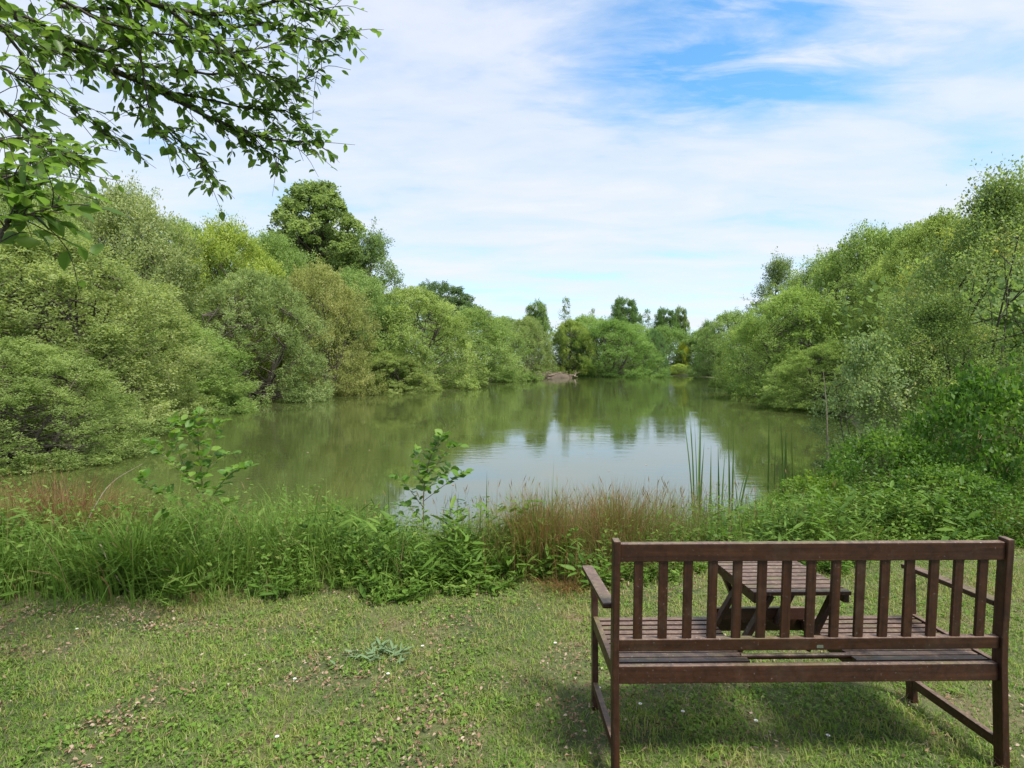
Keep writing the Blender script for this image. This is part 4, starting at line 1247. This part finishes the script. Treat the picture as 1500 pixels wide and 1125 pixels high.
def sapling(label, D, foot_px, limbs, leaf, per, seed):
    r = np.random.default_rng(seed)
    X = (foot_px - 750) / F * D
    b = ground_pt(X, D)
    e = thing('alder_sapling', label, 'sapling', tuple(b), 'saplings on the near bank')
    for k2, (pp, r0) in enumerate(limbs):
        pts = [at(px_, py_, D + dd) for px_, py_, dd in pp]
        if k2 == 0:
            pts[0] = b + np.array([0, 0, -0.03])
        pts = curve_pts(pts, 16)
        g = Geo()
        tube(g, pts - b, np.linspace(r0, r0 * 0.3, len(pts)), 6)
        link('stem', g.mesh('stem', M_STEM, True), e)
        nl = max(3, int(per * np.linalg.norm(pts[-1] - pts[0])))
        for q in range(nl):
            s = (0.45 if k2 == 0 else 0.12) + (0.55 if k2 == 0 else 0.9) * (q + 0.5) / nl
            i = min(int(s * (len(pts) - 1)), len(pts) - 1)
            d_ = unit(pts[min(i + 1, len(pts) - 1)] - pts[max(i - 1, 0)])
            a_ = q * 2.4 + r.uniform(0, 0.8)
            sv = unit(np.array([math.cos(a_), math.sin(a_), 0.25]))
            ax2 = unit(d_ * 0.35 + sv + r.normal(0, 0.2, 3))
            o = link('leaf', SAPLEAF[r.integers(0, 5)], e)
            o.matrix_local = leaf_matrix(pts[i] - b + sv * 0.012, ax2, unit(np.array([0, -0.25, 1.0]) + r.normal(0, 0.4, 3)), leaf * r.uniform(0.6, 1.2))
    return e


sapling('spreading young alder with glossy leaves on the left of the near bank', 5.2, 300, [
    ([(300, 840, 0), (298, 770, 0), (292, 700, 0), (288, 640, 0), (292, 598, 0)], 0.008),
    ([(294, 735, 0), (270, 690, 0.1), (255, 650, 0.1), (250, 612, 0.1)], 0.004),
    ([(296, 745, 0), (325, 705, -0.1), (345, 690, -0.1), (366, 684, -0.1)], 0.004),
    ([(294, 715, 0), (260, 690, -0.15), (230, 660, -0.2), (212, 645, -0.2)], 0.004),
    ([(290, 690, 0), (305, 660, 0.1), (318, 625, 0.15), (322, 618, 0.15)], 0.003),
    ([(290, 660, 0), (270, 630, -0.1), (260, 612, -0.1)], 0.003),
    ([(296, 750, 0), (240, 725, 0.1), (210, 712, 0.1), (205, 695, 0.1)], 0.003),
    ([(292, 700, 0), (320, 670, 0.2), (345, 665, 0.25)], 0.003),
    ([(297, 755, 0), (320, 742, 0.1), (340, 735, 0.1)], 0.003)], 0.088, 46, 3)
sapling('slim young alder with round leaves against the bright water', 5.1, 620, [
    ([(620, 830, 0), (619, 760, 0), (621, 710, 0), (632, 665, 0), (655, 630, 0)], 0.008),
    ([(621, 700, 0), (640, 680, 0.1), (660, 655, 0.1), (674, 655, 0.1)], 0.004),
    ([(620, 735, 0), (650, 712, -0.1), (668, 700, -0.1), (682, 692, -0.1)], 0.003),
    ([(619, 745, 0), (600, 720, 0.1), (588, 705, 0.1), (578, 700, 0.1)], 0.004),
    ([(620, 715, 0), (612, 690, -0.1), (608, 668, -0.1), (610, 658, -0.1)], 0.003),
    ([(620, 720, 0), (645, 700, 0.15), (662, 685, 0.15)], 0.003),
    ([(619, 770, 0), (600, 745, 0), (580, 740, 0)], 0.003)], 0.080, 46, 4)


# tall leafy weeds one can pick out
def weed(label, px, D, h, seed, nst=5, wide=0.28):
    r = np.random.default_rng(seed)
    X = (px - 750) / F * D
    b = ground_pt(X, D)
    e = thing('willowherb', label, 'weed', tuple(b), 'tall leafy weeds on the near bank')
    gs, gl_ = Geo(), Geo()
    for s in range(nst):
        a = r.uniform(0, 6.28)
        f0 = np.array([math.cos(a), math.sin(a), 0]) * r.uniform(0, 0.12)
        tip = f0 * 1.8 + np.array([r.normal(0, 0.05), r.normal(0, 0.05), h * r.uniform(0.7, 1.05)])
        pts = curve_pts([f0 + (0, 0, -0.03), (f0 + tip) / 2 + r.normal(0, 0.015, 3), tip], 14)
        tube(gs, pts, np.linspace(0.004, 0.0015, len(pts)), 5)
        k3 = 34
        sv = np.linspace(0.12, 1, k3)
        P = np.stack([np.interp(sv, np.linspace(0, 1, len(pts)), pts[:, c_]) for c_ in range(3)], 1)
        az = np.arange(k3) * 2.4 + r.uniform(0, 6)
        ln = 0.085 * r.uniform(0.7, 1.2, k3) * (1.05 - 0.6 * sv)
        add_leaves(gl_, P, np.stack([np.cos(az), np.sin(az), r.uniform(0.1, 0.7, k3)], 1), r.normal(0, 0.25, (k3, 3)) + np.array([0, 0, 1.0]), ln, ln * wide, np.clip(r.normal(0.5, 0.12, k3), 0, 0.74), rich=True)
    link('stems', gs.mesh('stems', M_STEM, True), e, kind='stuff')
    link('leaves', gl_.mesh('leaves', M_GRASS), e, kind='stuff')


weed('tall leafy willowherb left of the bent reeds, behind the bench back', 1040, 5.6, 0.72, 1, 9)
weed('leafy willowherb between the bent reeds and the low bramble', 1105, 5.7, 0.58, 2, 8)
weed('thin leafy weed sticking up at the tan tussock', 905, 5.4, 0.78, 3, 3)
weed('nettle-like weed clump right of the left sapling foot', 355, 4.6, 0.42, 4, 9, 0.45)
weed('leafy weed clump at the foot of the middle sapling', 600, 4.75, 0.48, 5, 9, 0.45)
weed('green weed clump at the left edge above the light tuft', 10, 4.8, 0.5, 6, 9, 0.4)
weed('broad leafy weeds directly behind the bench back, left third', 985, 4.9, 0.36, 7, 9, 0.5)
weed('leafy weeds behind the bench between table and right end', 1290, 5.6, 0.42, 8, 9, 0.45)

# long dry stalks leaning out of the growth
for lab, pp in (('long pale dry stalk leaning right over the left growth', [(98, 815, 4.6), (130, 750, 4.7), (160, 708, 4.8), (206, 680, 4.9)]),
                ('bent brown stalk lying across the big bright clump', [(140, 800, 4.05), (155, 835, 3.98), (172, 862, 3.95), (187, 876, 3.92)]),
                ('dead pale stem standing at the corner of the right bank', [(1216, 700, 8.6), (1214, 640, 8.6), (1211, 590, 8.6), (1206, 545, 8.6)])):
    g = Geo()
    pts = curve_pts([at(*q) for q in pp], 14)
    if 'standing' in lab:
        pts[0][2] = ground_pt(pts[0][0], pts[0][1])[2] - 0.05
    if 'leaning' in lab:
        pts[0][2] = ground_pt(pts[0][0], pts[0][1])[2]
    b = pts[0].copy()
    tube(g, pts - b, np.linspace(0.006, 0.002, len(pts)) * (2.0 if 'standing' in lab else 1), 6)
    o = link('dry_stalk', g.mesh('dry_stalk', M_STICK, True), label=lab, category='stalk')
    o.location = b

# thistle rosette and daisies in the lawn
r = np.random.default_rng(9)
c = ground_pt(-0.70, 2.98)
e = thing('thistle_rosette', 'grey green thistle rosette flat in the lawn left of the bench', 'weed', tuple(c))
g = Geo()
add_leaves(g, np.zeros((1, 3)), np.array([[0, 1.0, 0]]), np.array([[0, 0, 1.0]]), 1.0, 0.22, np.array([0.5]), fold=0.3, rich=True)
M_THISTLE = foliage('thistle_leaf', [(0, (0.13, 0.20, 0.10)), (1, (0.17, 0.25, 0.13))], trans=0.2, rough=0.6, tree_tint=False)
tm = g.mesh('leaf', M_THISTLE, True)
for q in range(64):
    a = q * 2.4
    o = link('leaf', tm, e)
    o.matrix_local = leaf_matrix(np.array([r.normal(0, 0.075), r.normal(0, 0.045), 0.012]), np.array([math.cos(a), math.sin(a), r.uniform(0.1, 0.7)]), np.array([r.normal(0, 0.3), r.normal(0, 0.3), 1.0]), r.uniform(0.04, 0.085))
m, t, out = new_mat('daisy_petal')
p = N(t, 'ShaderNodeBsdfPrincipled', Roughness=0.6)
p.inputs['Base Color'].default_value = (0.75, 0.75, 0.72, 1)
t.links.new(p.outputs[0], out.inputs[0])
g = Geo()
for q in range(12):
    a = q / 12 * 6.283
    d_ = np.array([[math.cos(a), math.sin(a), 0.25]])
    add_leaves(g, d_ * 0.002, d_, np.array([[0, 0, 1.0]]), 0.008, 0.0035, 0.5)
pm = g.mesh('petals', m)
g = Geo()
tube(g, [(0, 0, -0.035), (0.001, 0, -0.015), (0, 0, 0)], 0.0008, 5)
sm = g.mesh('stem', M_STEM)
for q in range(14):
    yy = r.uniform(2.1, 3.5)
    xx = r.uniform(-0.85, 0.6) * yy
    b = ground_pt(xx, yy)
    e = thing('daisy', 'tiny white daisy flower in the mown lawn', 'flower', (b[0], b[1], b[2] + 0.032), 'tiny white daisies in the lawn')
    link('petals', pm, e)
    link('stem', sm, e)
